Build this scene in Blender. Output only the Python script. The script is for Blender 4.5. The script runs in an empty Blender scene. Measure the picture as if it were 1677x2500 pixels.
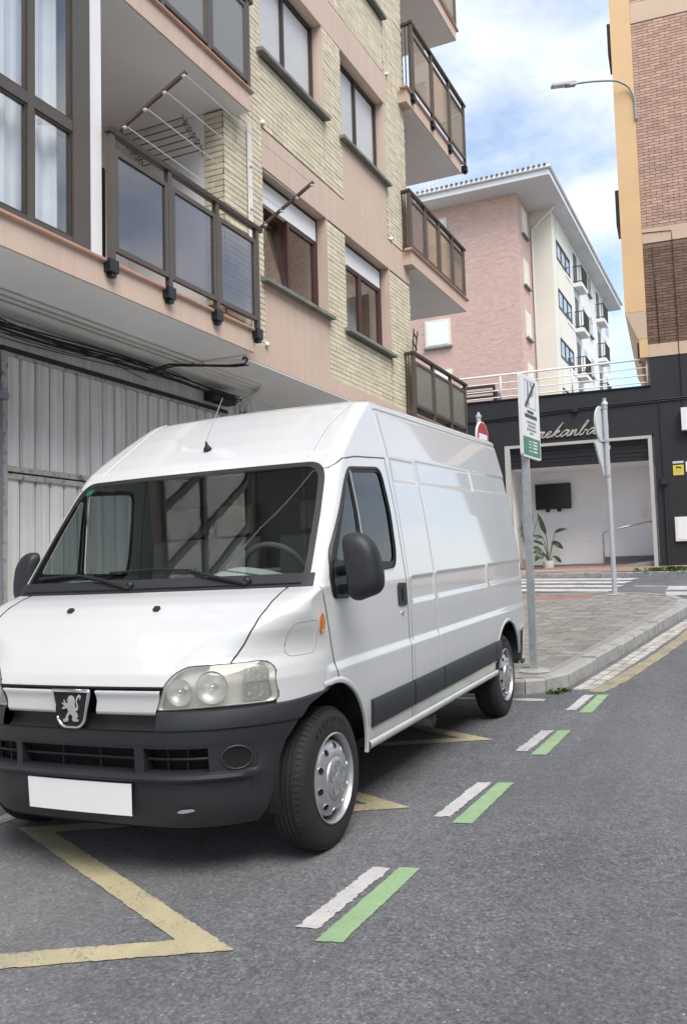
import bpy, bmesh, math, random
import numpy as np
from mathutils import Vector, Matrix
from mathutils.geometry import tessellate_polygon
random.seed(7); rng = np.random.default_rng(7)
scene = bpy.context.scene
COL = scene.collection

# ------------------------------------------------------------------ camera
CAM_R = ((0.9036080620, 0.4274762654, -0.0275047781),
         (0.0565424206, -0.0553801258, 0.9968630780),
         (-0.4246120876, 0.9023287008, 0.0742124709))      # right, up, forward
CAM_C = Vector((0, 0, 1.40))
cd = bpy.data.cameras.new('camera'); cam = bpy.data.objects.new('camera', cd); COL.objects.link(cam)
r_, u_, f_ = (Vector(v).normalized() for v in CAM_R)
cam.matrix_world = Matrix(((r_[0], u_[0], -f_[0], CAM_C[0]), (r_[1], u_[1], -f_[1], CAM_C[1]), (r_[2], u_[2], -f_[2], CAM_C[2]), (0, 0, 0, 1)))
cd.sensor_fit = 'VERTICAL'; cd.sensor_height = 36.0; cd.lens = 2128.24 / 2500 * 36
cd.clip_start = 0.05; cd.clip_end = 2000
scene.camera = cam

# ------------------------------------------------------------------ sky, sun, exposure
SUN = Vector((0.45, -0.38, 0.81)).normalized()
world = bpy.data.worlds.new('World'); scene.world = world; world.use_nodes = True
nt = world.node_tree; nt.nodes.clear(); L = nt.links.new
out = nt.nodes.new('ShaderNodeOutputWorld'); bg = nt.nodes.new('ShaderNodeBackground')
sky = nt.nodes.new('ShaderNodeTexSky'); sky.sky_type = 'NISHITA'; sky.sun_disc = False
sky.sun_elevation = math.asin(SUN.z); sky.sun_rotation = math.atan2(SUN.x, SUN.y)
sky.air_density = 1.2; sky.dust_density = 0.6; sky.ozone_density = 1.5
tc = nt.nodes.new('ShaderNodeTexCoord'); sep = nt.nodes.new('ShaderNodeSeparateXYZ'); L(tc.outputs['Generated'], sep.inputs[0])
zc_ = nt.nodes.new('ShaderNodeMath'); zc_.operation = 'MAXIMUM'; L(sep.outputs['Z'], zc_.inputs[0]); zc_.inputs[1].default_value = 0.0
za = nt.nodes.new('ShaderNodeMath'); za.operation = 'ADD'; L(zc_.outputs[0], za.inputs[0]); za.inputs[1].default_value = 0.28
dv = nt.nodes.new('ShaderNodeVectorMath'); dv.operation = 'DIVIDE'; L(tc.outputs['Generated'], dv.inputs[0])
cmb = nt.nodes.new('ShaderNodeCombineXYZ')
for i in range(3): L(za.outputs[0], cmb.inputs[i])
L(cmb.outputs[0], dv.inputs[1])
n1 = nt.nodes.new('ShaderNodeTexNoise'); n1.inputs['Scale'].default_value = 2.6; n1.inputs['Detail'].default_value = 9; n1.inputs['Roughness'].default_value = .56
n1.inputs['Distortion'].default_value = .25
L(dv.outputs[0], n1.inputs['Vector'])
rmp = nt.nodes.new('ShaderNodeValToRGB'); rmp.color_ramp.elements[0].position = .42; rmp.color_ramp.elements[1].position = .64
rmp.color_ramp.elements[0].color = (.18, .18, .18, 1); rmp.color_ramp.elements[1].color = (1, 1, 1, 1)
L(n1.outputs['Fac'], rmp.inputs[0])
n2 = nt.nodes.new('ShaderNodeTexNoise'); n2.inputs['Scale'].default_value = 5.5; n2.inputs['Detail'].default_value = 6
L(dv.outputs[0], n2.inputs['Vector'])
cr2 = nt.nodes.new('ShaderNodeValToRGB'); cr2.color_ramp.elements[0].position = .3; cr2.color_ramp.elements[1].position = .7
cr2.color_ramp.elements[0].color = (4.5, 4.8, 5.4, 1); cr2.color_ramp.elements[1].color = (5.7, 5.85, 6.15, 1)
L(n2.outputs['Fac'], cr2.inputs[0])
mx = nt.nodes.new('ShaderNodeMixRGB'); L(rmp.outputs[0], mx.inputs[0]); L(sky.outputs[0], mx.inputs[1]); L(cr2.outputs[0], mx.inputs[2])
L(mx.outputs[0], bg.inputs['Color']); bg.inputs['Strength'].default_value = 0.088
L(bg.outputs[0], out.inputs['Surface'])
sl_ = bpy.data.lights.new('sun', 'SUN'); sl_.energy = 1.5; sl_.angle = math.radians(40); sl_.color = (1, .95, .87)
sun = bpy.data.objects.new('sun', sl_); COL.objects.link(sun); sun.rotation_euler = (-SUN).to_track_quat('-Z', 'Y').to_euler(); sun.location = (-20, -20, 40)
vs = scene.view_settings; vs.view_transform = 'Standard'; vs.look = 'None'; vs.gamma = 1; vs.use_curve_mapping = False
vs.exposure = 1.42
scene.cycles.max_bounces = 8; scene.cycles.transparent_max_bounces = 16; scene.cycles.use_denoising = True

# ------------------------------------------------------------------ helpers
MATS = {}
def _nodes(name):
    m = bpy.data.materials.new(name); m.use_nodes = True; MATS[name] = m
    return m, m.node_tree, m.node_tree.nodes['Principled BSDF']
def coords(t, kind='pos', scale=(1, 1, 1)):
    if kind == 'pos':
        g = t.nodes.new('ShaderNodeNewGeometry'); o = g.outputs['Position']
    else:
        g = t.nodes.new('ShaderNodeTexCoord'); o = g.outputs['Object']
    mp = t.nodes.new('ShaderNodeMapping'); mp.inputs['Scale'].default_value = scale
    t.links.new(o, mp.inputs[0]); return mp.outputs[0]
def noise(t, vec, scale, detail=4, rough=.55):
    n = t.nodes.new('ShaderNodeTexNoise'); n.inputs['Scale'].default_value = scale; n.inputs['Detail'].default_value = detail
    n.inputs['Roughness'].default_value = rough; t.links.new(vec, n.inputs['Vector']); return n.outputs['Fac']
def ramp(t, fac, stops):
    r = t.nodes.new('ShaderNodeValToRGB'); cr = r.color_ramp
    while len(cr.elements) < len(stops): cr.elements.new(.5)
    for e, (p, c) in zip(cr.elements, stops):
        e.position = p; e.color = (*c, 1) if len(c) == 3 else c
    t.links.new(fac, r.inputs[0]); return r.outputs[0]
def mixc(t, fac, a, b, mode='MIX'):
    n = t.nodes.new('ShaderNodeMixRGB'); n.blend_type = mode
    for s, v in ((0, fac), (1, a), (2, b)):
        if isinstance(v, (int, float)): n.inputs[s].default_value = v
        elif isinstance(v, tuple): n.inputs[s].default_value = (*v, 1) if len(v) == 3 else v
        else: t.links.new(v, n.inputs[s])
    return n.outputs[0]
def bump(t, p, h, strength=.3, dist=.01):
    b = t.nodes.new('ShaderNodeBump'); b.inputs['Strength'].default_value = strength; b.inputs['Distance'].default_value = dist
    t.links.new(h, b.inputs['Height']); t.links.new(b.outputs[0], p.inputs['Normal'])
def mat(name, col, rough=.6, metal=0., var=.12, scale=6., fine=0., fscale=150., bmp=0., bscale=120., coat=0., kind='pos', stain=None, island=0., streak=0.):
    """painted / plaster / metal surface: base colour, cloudy variation, fine grain, optional stains"""
    m, t, p = _nodes(name)
    v = coords(t, kind)
    c = ramp(t, noise(t, v, scale, 5), ((.25, tuple(x * (1 - var) for x in col)), (.75, tuple(min(1, x * (1 + var)) for x in col))))
    if fine: c = mixc(t, fine, c, ramp(t, noise(t, v, fscale, 2), ((.3, (.0, .0, .0)), (.7, (1, 1, 1)))), 'SOFT_LIGHT')
    if stain:
        sc, lo, scol = stain
        c = mixc(t, ramp(t, noise(t, v, sc, 7, .65), ((lo, (0, 0, 0)), (min(1, lo + .16), (1, 1, 1)))), c, scol)
    if streak:
        v2 = coords(t, kind, (9, 9, .35))
        c = mixc(t, streak, c, ramp(t, noise(t, v2, 1.6, 5), ((.35, (.25, .24, .22)), (.65, (1, 1, 1)))), 'MULTIPLY')
    if island:
        g = t.nodes.new('ShaderNodeNewGeometry'); oi = t.nodes.new('ShaderNodeObjectInfo')
        a = t.nodes.new('ShaderNodeMath'); a.operation = 'ADD'; t.links.new(g.outputs['Random Per Island'], a.inputs[0]); t.links.new(oi.outputs['Random'], a.inputs[1])
        f = t.nodes.new('ShaderNodeMath'); f.operation = 'FRACT'; t.links.new(a.outputs[0], f.inputs[0])
        c = mixc(t, 1., c, ramp(t, f.outputs[0], ((0, (1 - island, 1 - island * 1.05, 1 - island * 1.15)), (1, (1, 1, 1)))), 'MULTIPLY')
    t.links.new(c, p.inputs['Base Color'])
    p.inputs['Roughness'].default_value = rough; p.inputs['Metallic'].default_value = metal
    if coat: p.inputs['Coat Weight'].default_value = coat; p.inputs['Coat Roughness'].default_value = .04
    if bmp: bump(t, p, noise(t, v, bscale, 3), bmp, .004)
    return m
def glassmat(name, tint, rough=.0, ior=1.5, body=0., bodycol=(.5, .5, .5), k=1.):
    """thin pane: Fresnel mix of a clear tint and a mirror, plus an optional milky body"""
    m = bpy.data.materials.new(name); m.use_nodes = True; MATS[name] = m; t = m.node_tree; t.nodes.clear(); K = t.links.new
    o = t.nodes.new('ShaderNodeOutputMaterial'); tr = t.nodes.new('ShaderNodeBsdfTransparent'); tr.inputs[0].default_value = (*tint, 1)
    gl = t.nodes.new('ShaderNodeBsdfGlossy'); gl.inputs['Roughness'].default_value = rough; gl.inputs[0].default_value = (1, 1, 1, 1)
    lw = t.nodes.new('ShaderNodeLayerWeight'); lw.inputs[0].default_value = .5      # Schlick, same from both sides of the pane
    pw = t.nodes.new('ShaderNodeMath'); pw.operation = 'POWER'; K(lw.outputs['Facing'], pw.inputs[0]); pw.inputs[1].default_value = 4.2
    f0 = ((ior - 1) / (ior + 1)) ** 2 * 1.6 * k; fr = t.nodes.new('ShaderNodeMath'); fr.operation = 'MULTIPLY_ADD'; K(pw.outputs[0], fr.inputs[0]); fr.inputs[1].default_value = (1 - f0) * k; fr.inputs[2].default_value = f0
    ms = t.nodes.new('ShaderNodeMixShader'); K(fr.outputs[0], ms.inputs[0]); base = tr.outputs[0]
    if body:
        df = t.nodes.new('ShaderNodeBsdfDiffuse'); df.inputs[0].default_value = (*bodycol, 1)
        tl = t.nodes.new('ShaderNodeBsdfTranslucent'); tl.inputs[0].default_value = (*bodycol, 1)
        m2 = t.nodes.new('ShaderNodeMixShader'); m2.inputs[0].default_value = .5; K(df.outputs[0], m2.inputs[1]); K(tl.outputs[0], m2.inputs[2])
        m3 = t.nodes.new('ShaderNodeMixShader'); m3.inputs[0].default_value = body; K(base, m3.inputs[1]); K(m2.outputs[0], m3.inputs[2]); base = m3.outputs[0]
    K(base, ms.inputs[1]); K(gl.outputs[0], ms.inputs[2]); K(ms.outputs[0], o.inputs[0]); return m

class MB:
    """collects geometry for ONE mesh object"""
    def __init__(s): s.v = []; s.f = []; s.mi = []; s.cur = 0
    def add(s, vs, fs):
        o = len(s.v); s.v += [tuple(map(float, p)) for p in vs]; s.f += [tuple(o + i for i in q) for q in fs]; s.mi += [s.cur] * len(fs); return s
    def box(s, x0, x1, y0, y1, z0, z1):
        return s.add([(x0, y0, z0), (x1, y0, z0), (x1, y1, z0), (x0, y1, z0), (x0, y0, z1), (x1, y0, z1), (x1, y1, z1), (x0, y1, z1)],
                     [(0, 3, 2, 1), (4, 5, 6, 7), (0, 1, 5, 4), (1, 2, 6, 5), (2, 3, 7, 6), (3, 0, 4, 7)])
    def obox(s, o, ax, ay, az, hx, hy, hz):
        o, ax, ay, az = (np.array(q, float) for q in (o, ax, ay, az))
        P = [o + ax * i * hx + ay * j * hy + az * k * hz for k in (-1, 1) for j in (-1, 1) for i in (-1, 1)]
        return s.add(P, [(0, 2, 3, 1), (4, 5, 7, 6), (0, 1, 5, 4), (1, 3, 7, 5), (3, 2, 6, 7), (2, 0, 4, 6)])
    def bar(s, a, b, w, h, up=(0, 0, 1)):
        a, b = np.array(a, float), np.array(b, float); d = b - a; n = np.linalg.norm(d); d /= n
        u = np.array(up, float); sd = np.cross(d, u); sd /= np.linalg.norm(sd); u = np.cross(sd, d)
        return s.obox((a + b) / 2, d, sd, u, n / 2, w / 2, h / 2)
    def tube(s, pts, r, n=8, caps=True):
        P = [np.array(p, float) for p in pts]; rs = r if isinstance(r, (list, tuple)) else [r] * len(P)
        o = len(s.v); prev = None; V = []
        for i, p in enumerate(P):
            d = P[min(i + 1, len(P) - 1)] - P[max(i - 1, 0)]; d = d / (np.linalg.norm(d) + 1e-12)
            if prev is None:
                a = np.array((0, 0, 1.)) if abs(d[2]) < .9 else np.array((1., 0, 0)); u = np.cross(d, a)
            else: u = prev - d * (prev @ d)
            u = u / (np.linalg.norm(u) + 1e-12); w = np.cross(d, u); prev = u
            V += [p + rs[i] * (math.cos(2 * math.pi * k / n) * u + math.sin(2 * math.pi * k / n) * w) for k in range(n)]
        F = []
        for i in range(len(P) - 1):
            for k in range(n): F.append((i * n + k, i * n + (k + 1) % n, (i + 1) * n + (k + 1) % n, (i + 1) * n + k))
        if caps: F.append(tuple(reversed(range(n)))); F.append(tuple((len(P) - 1) * n + k for k in range(n)))
        return s.add(V, F)
    def lathe(s, prof, o, ax, u, n=32, caps=False):
        """prof: (radius, along-axis)"""
        o, ax, u = (np.array(q, float) for q in (o, ax, u)); w = np.cross(ax, u); V = []
        for r, h in prof:
            V += [o + ax * h + r * (math.cos(2 * math.pi * k / n) * u + math.sin(2 * math.pi * k / n) * w) for k in range(n)]
        F = [(i * n + k, i * n + (k + 1) % n, (i + 1) * n + (k + 1) % n, (i + 1) * n + k) for i in range(len(prof) - 1) for k in range(n)]
        if caps: F += [tuple(reversed(range(n))), tuple((len(prof) - 1) * n + k for k in range(n))]
        return s.add(V, F)
    def prism(s, poly, fn, d0, d1):
        """poly: 2-D outline; fn(u,v,d) -> 3-D point"""
        n = len(poly); V = [fn(u, v, d0) for u, v in poly] + [fn(u, v, d1) for u, v in poly]
        tri = tessellate_polygon([[Vector((u, v, 0)) for u, v in poly]])
        F = [tuple(n + i for i in t) for t in tri] + [tuple(reversed(t)) for t in tri] + [(i, (i + 1) % n, n + (i + 1) % n, n + i) for i in range(n)]
        return s.add(V, F)
    def sheet(s, poly, fn):
        tri = tessellate_polygon([[Vector((u, v, 0)) for u, v in poly]])
        return s.add([fn(u, v) for u, v in poly], [tuple(t) for t in tri])
INV = {}
def mesh(name, V, F, mats, mi=None, smooth=False, fixn=False):
    me = bpy.data.meshes.new(name); me.from_pydata([tuple(p) for p in V], [], F); me.update()
    for m in (mats if isinstance(mats, (list, tuple)) else [mats]): me.materials.append(MATS[m])
    if mi is not None and max(mi, default=0) > 0: me.polygons.foreach_set('material_index', mi)
    if fixn:
        b = bmesh.new(); b.from_mesh(me); bmesh.ops.recalc_face_normals(b, faces=b.faces); b.to_mesh(me); b.free()
    if smooth: me.polygons.foreach_set('use_smooth', [True] * len(me.polygons))
    return me
def link(name, me, parent=None, loc=None):
    o = bpy.data.objects.new(name, me); COL.objects.link(o)
    if parent is not None: o.parent = parent; INV[o] = INV.get(parent, Matrix())
    if loc is not None: o.location = loc
    return o
def part(name, b, mats, parent=None, smooth=False, local=False, sharp=None, fixn=True, label=None, kind=None):
    """MB -> one mesh object, child of parent (coordinates given in world space unless local)"""
    V = b.v
    if parent is not None and not local and parent in INV:
        iv = INV[parent]; V = [iv @ Vector(p) for p in V]
    me = mesh(name, V, b.f, mats, b.mi, smooth, fixn)
    if sharp is not None: me.set_sharp_from_angle(angle=math.radians(sharp))
    o = link(name, me, parent)
    if label: o['label'] = label
    if kind: o['kind'] = kind
    return o
def thing(name, label, cat, loc=(0, 0, 0), mw=None, group=None):
    o = bpy.data.objects.new(name, None); COL.objects.link(o); o.empty_display_size = .2
    o.matrix_world = mw if mw is not None else Matrix.Translation(loc)
    INV[o] = o.matrix_world.inverted(); o['label'] = label; o['category'] = cat
    if group: o['group'] = group
    return o
def tag(o, label, cat, group=None):
    o['label'] = label; o['category'] = cat
    if group: o['group'] = group
    return o
def rpoly(pts, r, n=5):
    """round the corners of a polygon; r scalar or per-corner list"""
    out = []; N = len(pts)
    for i in range(N):
        p = np.array(pts[i], float); a = np.array(pts[i - 1], float); b = np.array(pts[(i + 1) % N], float)
        rr = r[i] if isinstance(r, (list, tuple)) else r
        la, lb = np.linalg.norm(a - p), np.linalg.norm(b - p); q = min(rr, la * .49, lb * .49)
        A = p + (a - p) / la * q; B = p + (b - p) / lb * q
        for k in range(n + 1):
            t = k / n; out.append(tuple((1 - t) ** 2 * A + 2 * t * (1 - t) * p + t * t * B))
    return out
def dens(poly, step):
    out = []
    for i in range(len(poly)):
        a = np.array(poly[i]); b = np.array(poly[(i + 1) % len(poly)]); n = max(1, int(np.linalg.norm(b - a) / step))
        out += [tuple(a + (b - a) * k / n) for k in range(n)]
    return out
def smooth01(a, b, x):
    t = np.clip((x - a) / (b - a), 0, 1); return t * t * (3 - 2 * t)
def project(p):
    d = Vector(p) - CAM_C; z = d.dot(f_)
    return (838.5 + 2128.24 * d.dot(r_) / z, 1250 - 2128.24 * d.dot(u_) / z, z) if z > .01 else (-9e9, 0, -1)

# ground height (metres above the road at the camera)
def gz(x, y):
    s1, s2, a = .03827, .073, 8.0
    if y > 26: base = s1 * a + s2 * (26 - a) + .02 * (y - 26)
    elif y > a + 1.5: base = s1 * y + (s2 - s1) * (y - a)
    elif y > a - 1.5: base = s1 * y + (s2 - s1) * (y - a + 1.5) ** 2 / 6
    else: base = s1 * max(y, -40)
    return base + .0105 * max(-14, min(8, x)) + .0081
# ------------------------------------------------------------------ materials
def t_noise_col(t, v, sc):
    n = t.nodes.new('ShaderNodeTexNoise'); n.inputs['Scale'].default_value = sc; n.inputs['Detail'].default_value = 4; t.links.new(v, n.inputs['Vector']); return n.outputs['Color']
def asphalt():
    m, t, p = _nodes('asphalt'); v = coords(t)
    c = ramp(t, noise(t, v, .9, 6, .6), ((.28, (.120, .123, .130)), (.5, (.158, .161, .168)), (.74, (.186, .189, .195))))
    vo = t.nodes.new('ShaderNodeTexVoronoi'); vo.inputs['Scale'].default_value = 120; t.links.new(v, vo.inputs['Vector'])
    sp = ramp(t, vo.outputs['Color'], ((.0, (.45, .45, .46)), (.5, (.95, .95, .95)), (.82, (1.25, 1.25, 1.25)), (1., (2.1, 2.1, 2.06))))
    c = mixc(t, 1., c, sp, 'MULTIPLY')
    c = mixc(t, ramp(t, noise(t, v, 420, 1), ((.45, (0, 0, 0)), (.6, (.5, .5, .5)))), c, (.05, .05, .053))
    vo2 = t.nodes.new('ShaderNodeTexVoronoi'); vo2.inputs['Scale'].default_value = 14; t.links.new(v, vo2.inputs['Vector'])
    c = mixc(t, ramp(t, vo2.outputs['Distance'], ((.05, (1, 1, 1)), (.075, (0, 0, 0)))), c, (.42, .42, .41))
    c = mixc(t, 1., c, ramp(t, noise(t, v, 48, 3, .7), ((.30, (.55, .55, .56)), (.5, (1., 1., 1.)), (.70, (1.42, 1.42, 1.41)))), 'MULTIPLY')
    c = mixc(t, 1., c, ramp(t, noise(t, v, 13, 5, .7), ((.30, (.80, .80, .81)), (.70, (1.16, 1.16, 1.155)))), 'MULTIPLY')
    c = mixc(t, ramp(t, noise(t, v, 3.1, 6, .7), ((.64, (0, 0, 0)), (.76, (.55, .55, .55)))), c, (.075, .074, .073))
    # old scuffs of pale paint, longish blotches
    v3 = coords(t, 'pos', (1, .45, 1))
    c = mixc(t, ramp(t, noise(t, v3, 2.2, 8, .75), ((.72, (0, 0, 0)), (.8, (.7, .7, .7)))), c, (.40, .40, .39))
    c = mixc(t, ramp(t, noise(t, v, .28, 3, .5), ((.40, (0, 0, 0)), (.62, (.55, .55, .55)))), c, mixc(t, .5, c, (.30, .30, .305)))
    # dark drips and tyre polish
    c = mixc(t, ramp(t, noise(t, coords(t, 'pos', (2.2, .25, 1)), 1.1, 3), ((.45, (0, 0, 0)), (.75, (.45, .45, .45)))), c, (.085, .086, .09))
    t.links.new(c, p.inputs['Base Color']); p.inputs['Roughness'].default_value = .82
    bump(t, p, vo.outputs['Distance'], .6, .004)
def roadpaint(name, col, wear, scale=55.):
    m, t, p = _nodes(name); v = coords(t)
    vo = t.nodes.new('ShaderNodeTexVoronoi'); vo.inputs['Scale'].default_value = 150; t.links.new(v, vo.inputs['Vector'])
    c = ramp(t, noise(t, v, 12, 5), ((.3, tuple(x * .86 for x in col)), (.7, col)))
    big = noise(t, v, 5, 5, .65); fin = noise(t, v, scale * 2.6, 3, .7)
    sm = t.nodes.new('ShaderNodeMath'); sm.operation = 'MULTIPLY_ADD'; t.links.new(big, sm.inputs[0]); sm.inputs[1].default_value = .55; t.links.new(fin, sm.inputs[2])
    w = ramp(t, sm.outputs[0], ((wear + .20, (1, 1, 1)), (wear + .34, (.0, .0, .0))))
    stone = ramp(t, vo.outputs['Color'], ((.1, (.07, .07, .075)), (.8, (.22, .22, .22))))
    c = mixc(t, 1., c, ramp(t, vo.outputs['Distance'], ((.05, (1.04, 1.04, 1.04)), (.55, (.80, .80, .80)))), 'MULTIPLY')
    c = mixc(t, w, c, stone)
    c = mixc(t, ramp(t, noise(t, coords(t, 'pos', (3., .5, 1)), 1.4, 4), ((.45, (0, 0, 0)), (.8, (.42, .42, .42)))), c, (.17, .165, .155))
    t.links.new(c, p.inputs['Base Color']); p.inputs['Roughness'].default_value = .7; bump(t, p, vo.outputs['Distance'], .3, .003)
asphalt()
roadpaint('paint_white', (.72, .69, .67), .36); roadpaint('paint_green', (.38, .56, .30), .33); roadpaint('paint_yellow', (.61, .535, .33), .36, 26.)
roadpaint('paint_yellow_old', (.50, .435, .275), .43, 30.); roadpaint('paint_white_old', (.66, .63, .58), .47, 30)
mat('kerb_stone', (.37, .365, .35), .85, var=.18, scale=7, fine=.5, fscale=220, bmp=.4, stain=(5, .54, (.19, .19, .165)))
mat('paver', (.305, .29, .268), .85, var=.16, scale=5, fine=.5, fscale=190, bmp=.4, island=.30, stain=(2.2, .62, (.22, .22, .15)))
mat('paver_red', (.34, .22, .18), .85, var=.14, scale=5, fine=.4, fscale=190, island=.25)
mat('joint', (.16, .15, .13), .95, var=.2, scale=30)
mat('gutter_stone', (.55, .53, .49), .85, var=.2, scale=9, fine=.5, bmp=.3, island=.3)
mat('brick_yellow', (.74, .665, .505), .75, streak=.16, var=.10, scale=9, fine=.35, fscale=130, bmp=.3, island=.17, stain=(1.3, .66, (.63, .59, .50)))
mat('mortar_dark', (.24, .20, .15), .95, var=.25, scale=20, fine=.3)  # dark tone takes in the shade of deep-raked brick joints
mat('brick_pink', (.56, .36, .28), .75, var=.12, scale=5, fine=.35, fscale=130, bmp=.3, island=.28)
mat('brick_brown', (.21, .125, .085), .75, var=.14, scale=5, fine=.35, fscale=130, bmp=.3, island=.35)
mat('plaster_pink', (.60, .465, .378), .85, var=.05, scale=1.2, streak=.10, fine=.22, fscale=260, bmp=.2, bscale=240, stain=(.9, .70, (.53, .40, .33)))
mat('plaster_grey', (.82, .82, .815), .85, var=.06, scale=1.1, fine=.15, fscale=200, bmp=.12, stain=(1.3, .70, (.60, .59, .56)))
mat('plaster_white', (.80, .81, .81), .8, var=.05, scale=1.3, fine=.15, fscale=180, bmp=.12, streak=.25)
mat('plaster_loggia', (.78, .78, .76), .85, var=.05, scale=1.5, stain=(3.2, .66, (.62, .61, .57)))
mat('white_paint', (.78, .78, .78), .5, var=.04, scale=3, bmp=.1, bscale=60)
mat('tile_edge', (.55, .33, .25), .6, var=.12, scale=5, fine=.3, stain=(3, .62, (.42, .30, .25)))
mat('bronze', (.105, .088, .072), .42, var=.10, scale=3, metal=.2)
mat('bronze_dark', (.045, .037, .030), .45, var=.12, scale=3)
mat('black_metal', (.012, .012, .014), .4, var=.2, scale=8)
mat('maroon_frame', (.060, .026, .024), .4, var=.12, scale=4)
mat('sill_stone', (.20, .205, .18), .9, var=.25, scale=6, fine=.4, stain=(5, .55, (.10, .11, .085)))
mat('shutter_white', (.84, .85, .86), .45, var=.03, scale=2)
mat('curtain', (.82, .83, .86), .9, var=.04, scale=8)
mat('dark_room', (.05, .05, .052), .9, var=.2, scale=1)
mat('terracotta_room', (.50, .34, .24), .8, var=.05, scale=1)
mat('garage_sheet', (.76, .76, .75), .6, var=.07, scale=2.5, fine=.15, fscale=60, streak=.35, stain=(2.3, .70, (.50, .47, .43)))
mat('garage_rail', (.44, .43, .42), .6, var=.1, scale=4, stain=(16, .50, (.17, .095, .055)))
mat('recess_shade', (.03, .028, .026), .9, var=.3, scale=10)  # near-black standing for shade in the door gap and wall opening
mat('blue_grey_metal', (.20, .22, .26), .5, var=.15, scale=5, stain=(10, .6, (.3, .3, .3)))
mat('cable', (.016, .016, .017), .6, var=.2, scale=10)
mat('conduit', (.68, .675, .65), .6, var=.08, scale=4)
mat('galvanised', (.48, .50, .52), .45, metal=.55, var=.14, scale=14, fine=.2, fscale=60)
mat('pole_grey', (.52, .54, .57), .45, metal=.3, var=.08, scale=6)
mat('sign_back', (.62, .64, .65), .5, metal=.25, var=.06, scale=6)
mat('sign_white', (.78, .79, .80), .4, var=.02, scale=6)
mat('sign_green', (.03, .19, .10), .4, var=.05, scale=6)
mat('sign_black', (.012, .012, .014), .4, var=.05, scale=6)
mat('sign_grey', (.30, .31, .34), .5, var=.05, scale=30)
mat('sign_red', (.40, .022, .02), .4, var=.08, scale=6)
mat('black_wall', (.017, .0175, .021), .62, var=.16, scale=2.2, fine=.15, bmp=.2, bscale=90)
mat('black_slat', (.009, .009, .011), .5, var=.1, scale=3)
mat('frame_grey', (.47, .46, .44), .55, var=.07, scale=3)
mat('bar_wall', (.86, .87, .885), .7, var=.03, scale=1.2)
mat('skirting', (.16, .17, .18), .6, var=.12, scale=4)
mat('steel', (.55, .56, .58), .28, metal=.9, var=.05, scale=5)
mat('sign_letters', (.52, .47, .42), .4, metal=.35, var=.08, scale=8)
mat('screen_black', (.006, .006, .008), .18, var=.1, scale=3)
mat('notice_yellow', (.72, .58, .07), .5, var=.04, scale=6)
mat('orange_render', (.70, .465, .25), .85, var=.05, scale=.9, fine=.2, fscale=220, bmp=.15)
mat('beige_render', (.58, .44, .32), .85, var=.05, scale=1.2, fine=.2, fscale=220)
mat('cream_render', (.72, .69, .60), .85, var=.04, scale=.5)
mat('far_white', (.72, .72, .70), .8, var=.05, scale=.8)
mat('eave_white', (.70, .70, .70), .8, var=.04, scale=.4)
mat('roof_tile', (.22, .17, .14), .85, var=.25, scale=2, island=.3)
mat('pot_white', (.70, .70, .69), .5, var=.04, scale=9)
mat('pot_terracotta', (.42, .22, .15), .7, var=.12, scale=9)
mat('leaf', (.035, .085, .03), .45, var=.35, scale=11)
mat('leaf_weed', (.09, .15, .035), .6, var=.4, scale=14)
mat('stem', (.10, .13, .05), .6, var=.2, scale=10)
mat('wire_white', (.66, .66, .64), .5, var=.05, scale=9)
mat('wire_dark', (.07, .065, .06), .5, var=.1, scale=9)
mat('pole_rust', (.10, .065, .05), .6, var=.3, scale=14)
mat('lamp_body', (.30, .31, .31), .5, metal=.3, var=.1, scale=9)
mat('lamp_lens', (.55, .53, .50), .3, var=.05, scale=9)
glassmat('glass_clear', (.96, .975, .975), ior=1.55); glassmat('glass_window', (.90, .92, .92), ior=1.6)
glassmat('glass_smoke', (.60, .56, .58), ior=1.7, body=.16, bodycol=(.20, .185, .195), k=1.0); glassmat('glass_frost', (.5, .5, .48), rough=.25, body=.80, bodycol=(.42, .42, .37))
glassmat('glass_beige', (.75, .72, .67), rough=.05, body=.5, bodycol=(.45, .42, .39)); glassmat('glass_blue', (.45, .55, .66), ior=1.7, body=.45, bodycol=(.40, .50, .62))
def pinkbrick():   # far gable: courses too small to build
    m, t, p = _nodes('far_brick'); v = coords(t)
    sx = t.nodes.new('ShaderNodeSeparateXYZ'); t.links.new(v, sx.inputs[0]); cb = t.nodes.new('ShaderNodeCombineXYZ')
    ad = t.nodes.new('ShaderNodeMath'); t.links.new(sx.outputs['X'], ad.inputs[0]); t.links.new(sx.outputs['Y'], ad.inputs[1])
    t.links.new(ad.outputs[0], cb.inputs['X']); t.links.new(sx.outputs['Z'], cb.inputs['Y'])
    br = t.nodes.new('ShaderNodeTexBrick'); t.links.new(cb.outputs[0], br.inputs['Vector']); br.inputs['Scale'].default_value = 1
    br.inputs['Brick Width'].default_value = .25; br.inputs['Row Height'].default_value = .065; br.inputs['Mortar Size'].default_value = .008
    br.inputs['Color1'].default_value = (.56, .36, .305, 1); br.inputs['Color2'].default_value = (.66, .455, .39, 1); br.inputs['Mortar'].default_value = (.52, .42, .36, 1)
    c = mixc(t, .55, br.outputs['Color'], ramp(t, noise(t, coords(t, 'pos', (1, 1, 4)), 1.6, 6, .65), ((.3, (.75, .72, .72)), (.7, (1.08, 1.08, 1.08)))), 'MULTIPLY')
    t.links.new(c, p.inputs['Base Color']); p.inputs['Roughness'].default_value = .85
pinkbrick()

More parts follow.
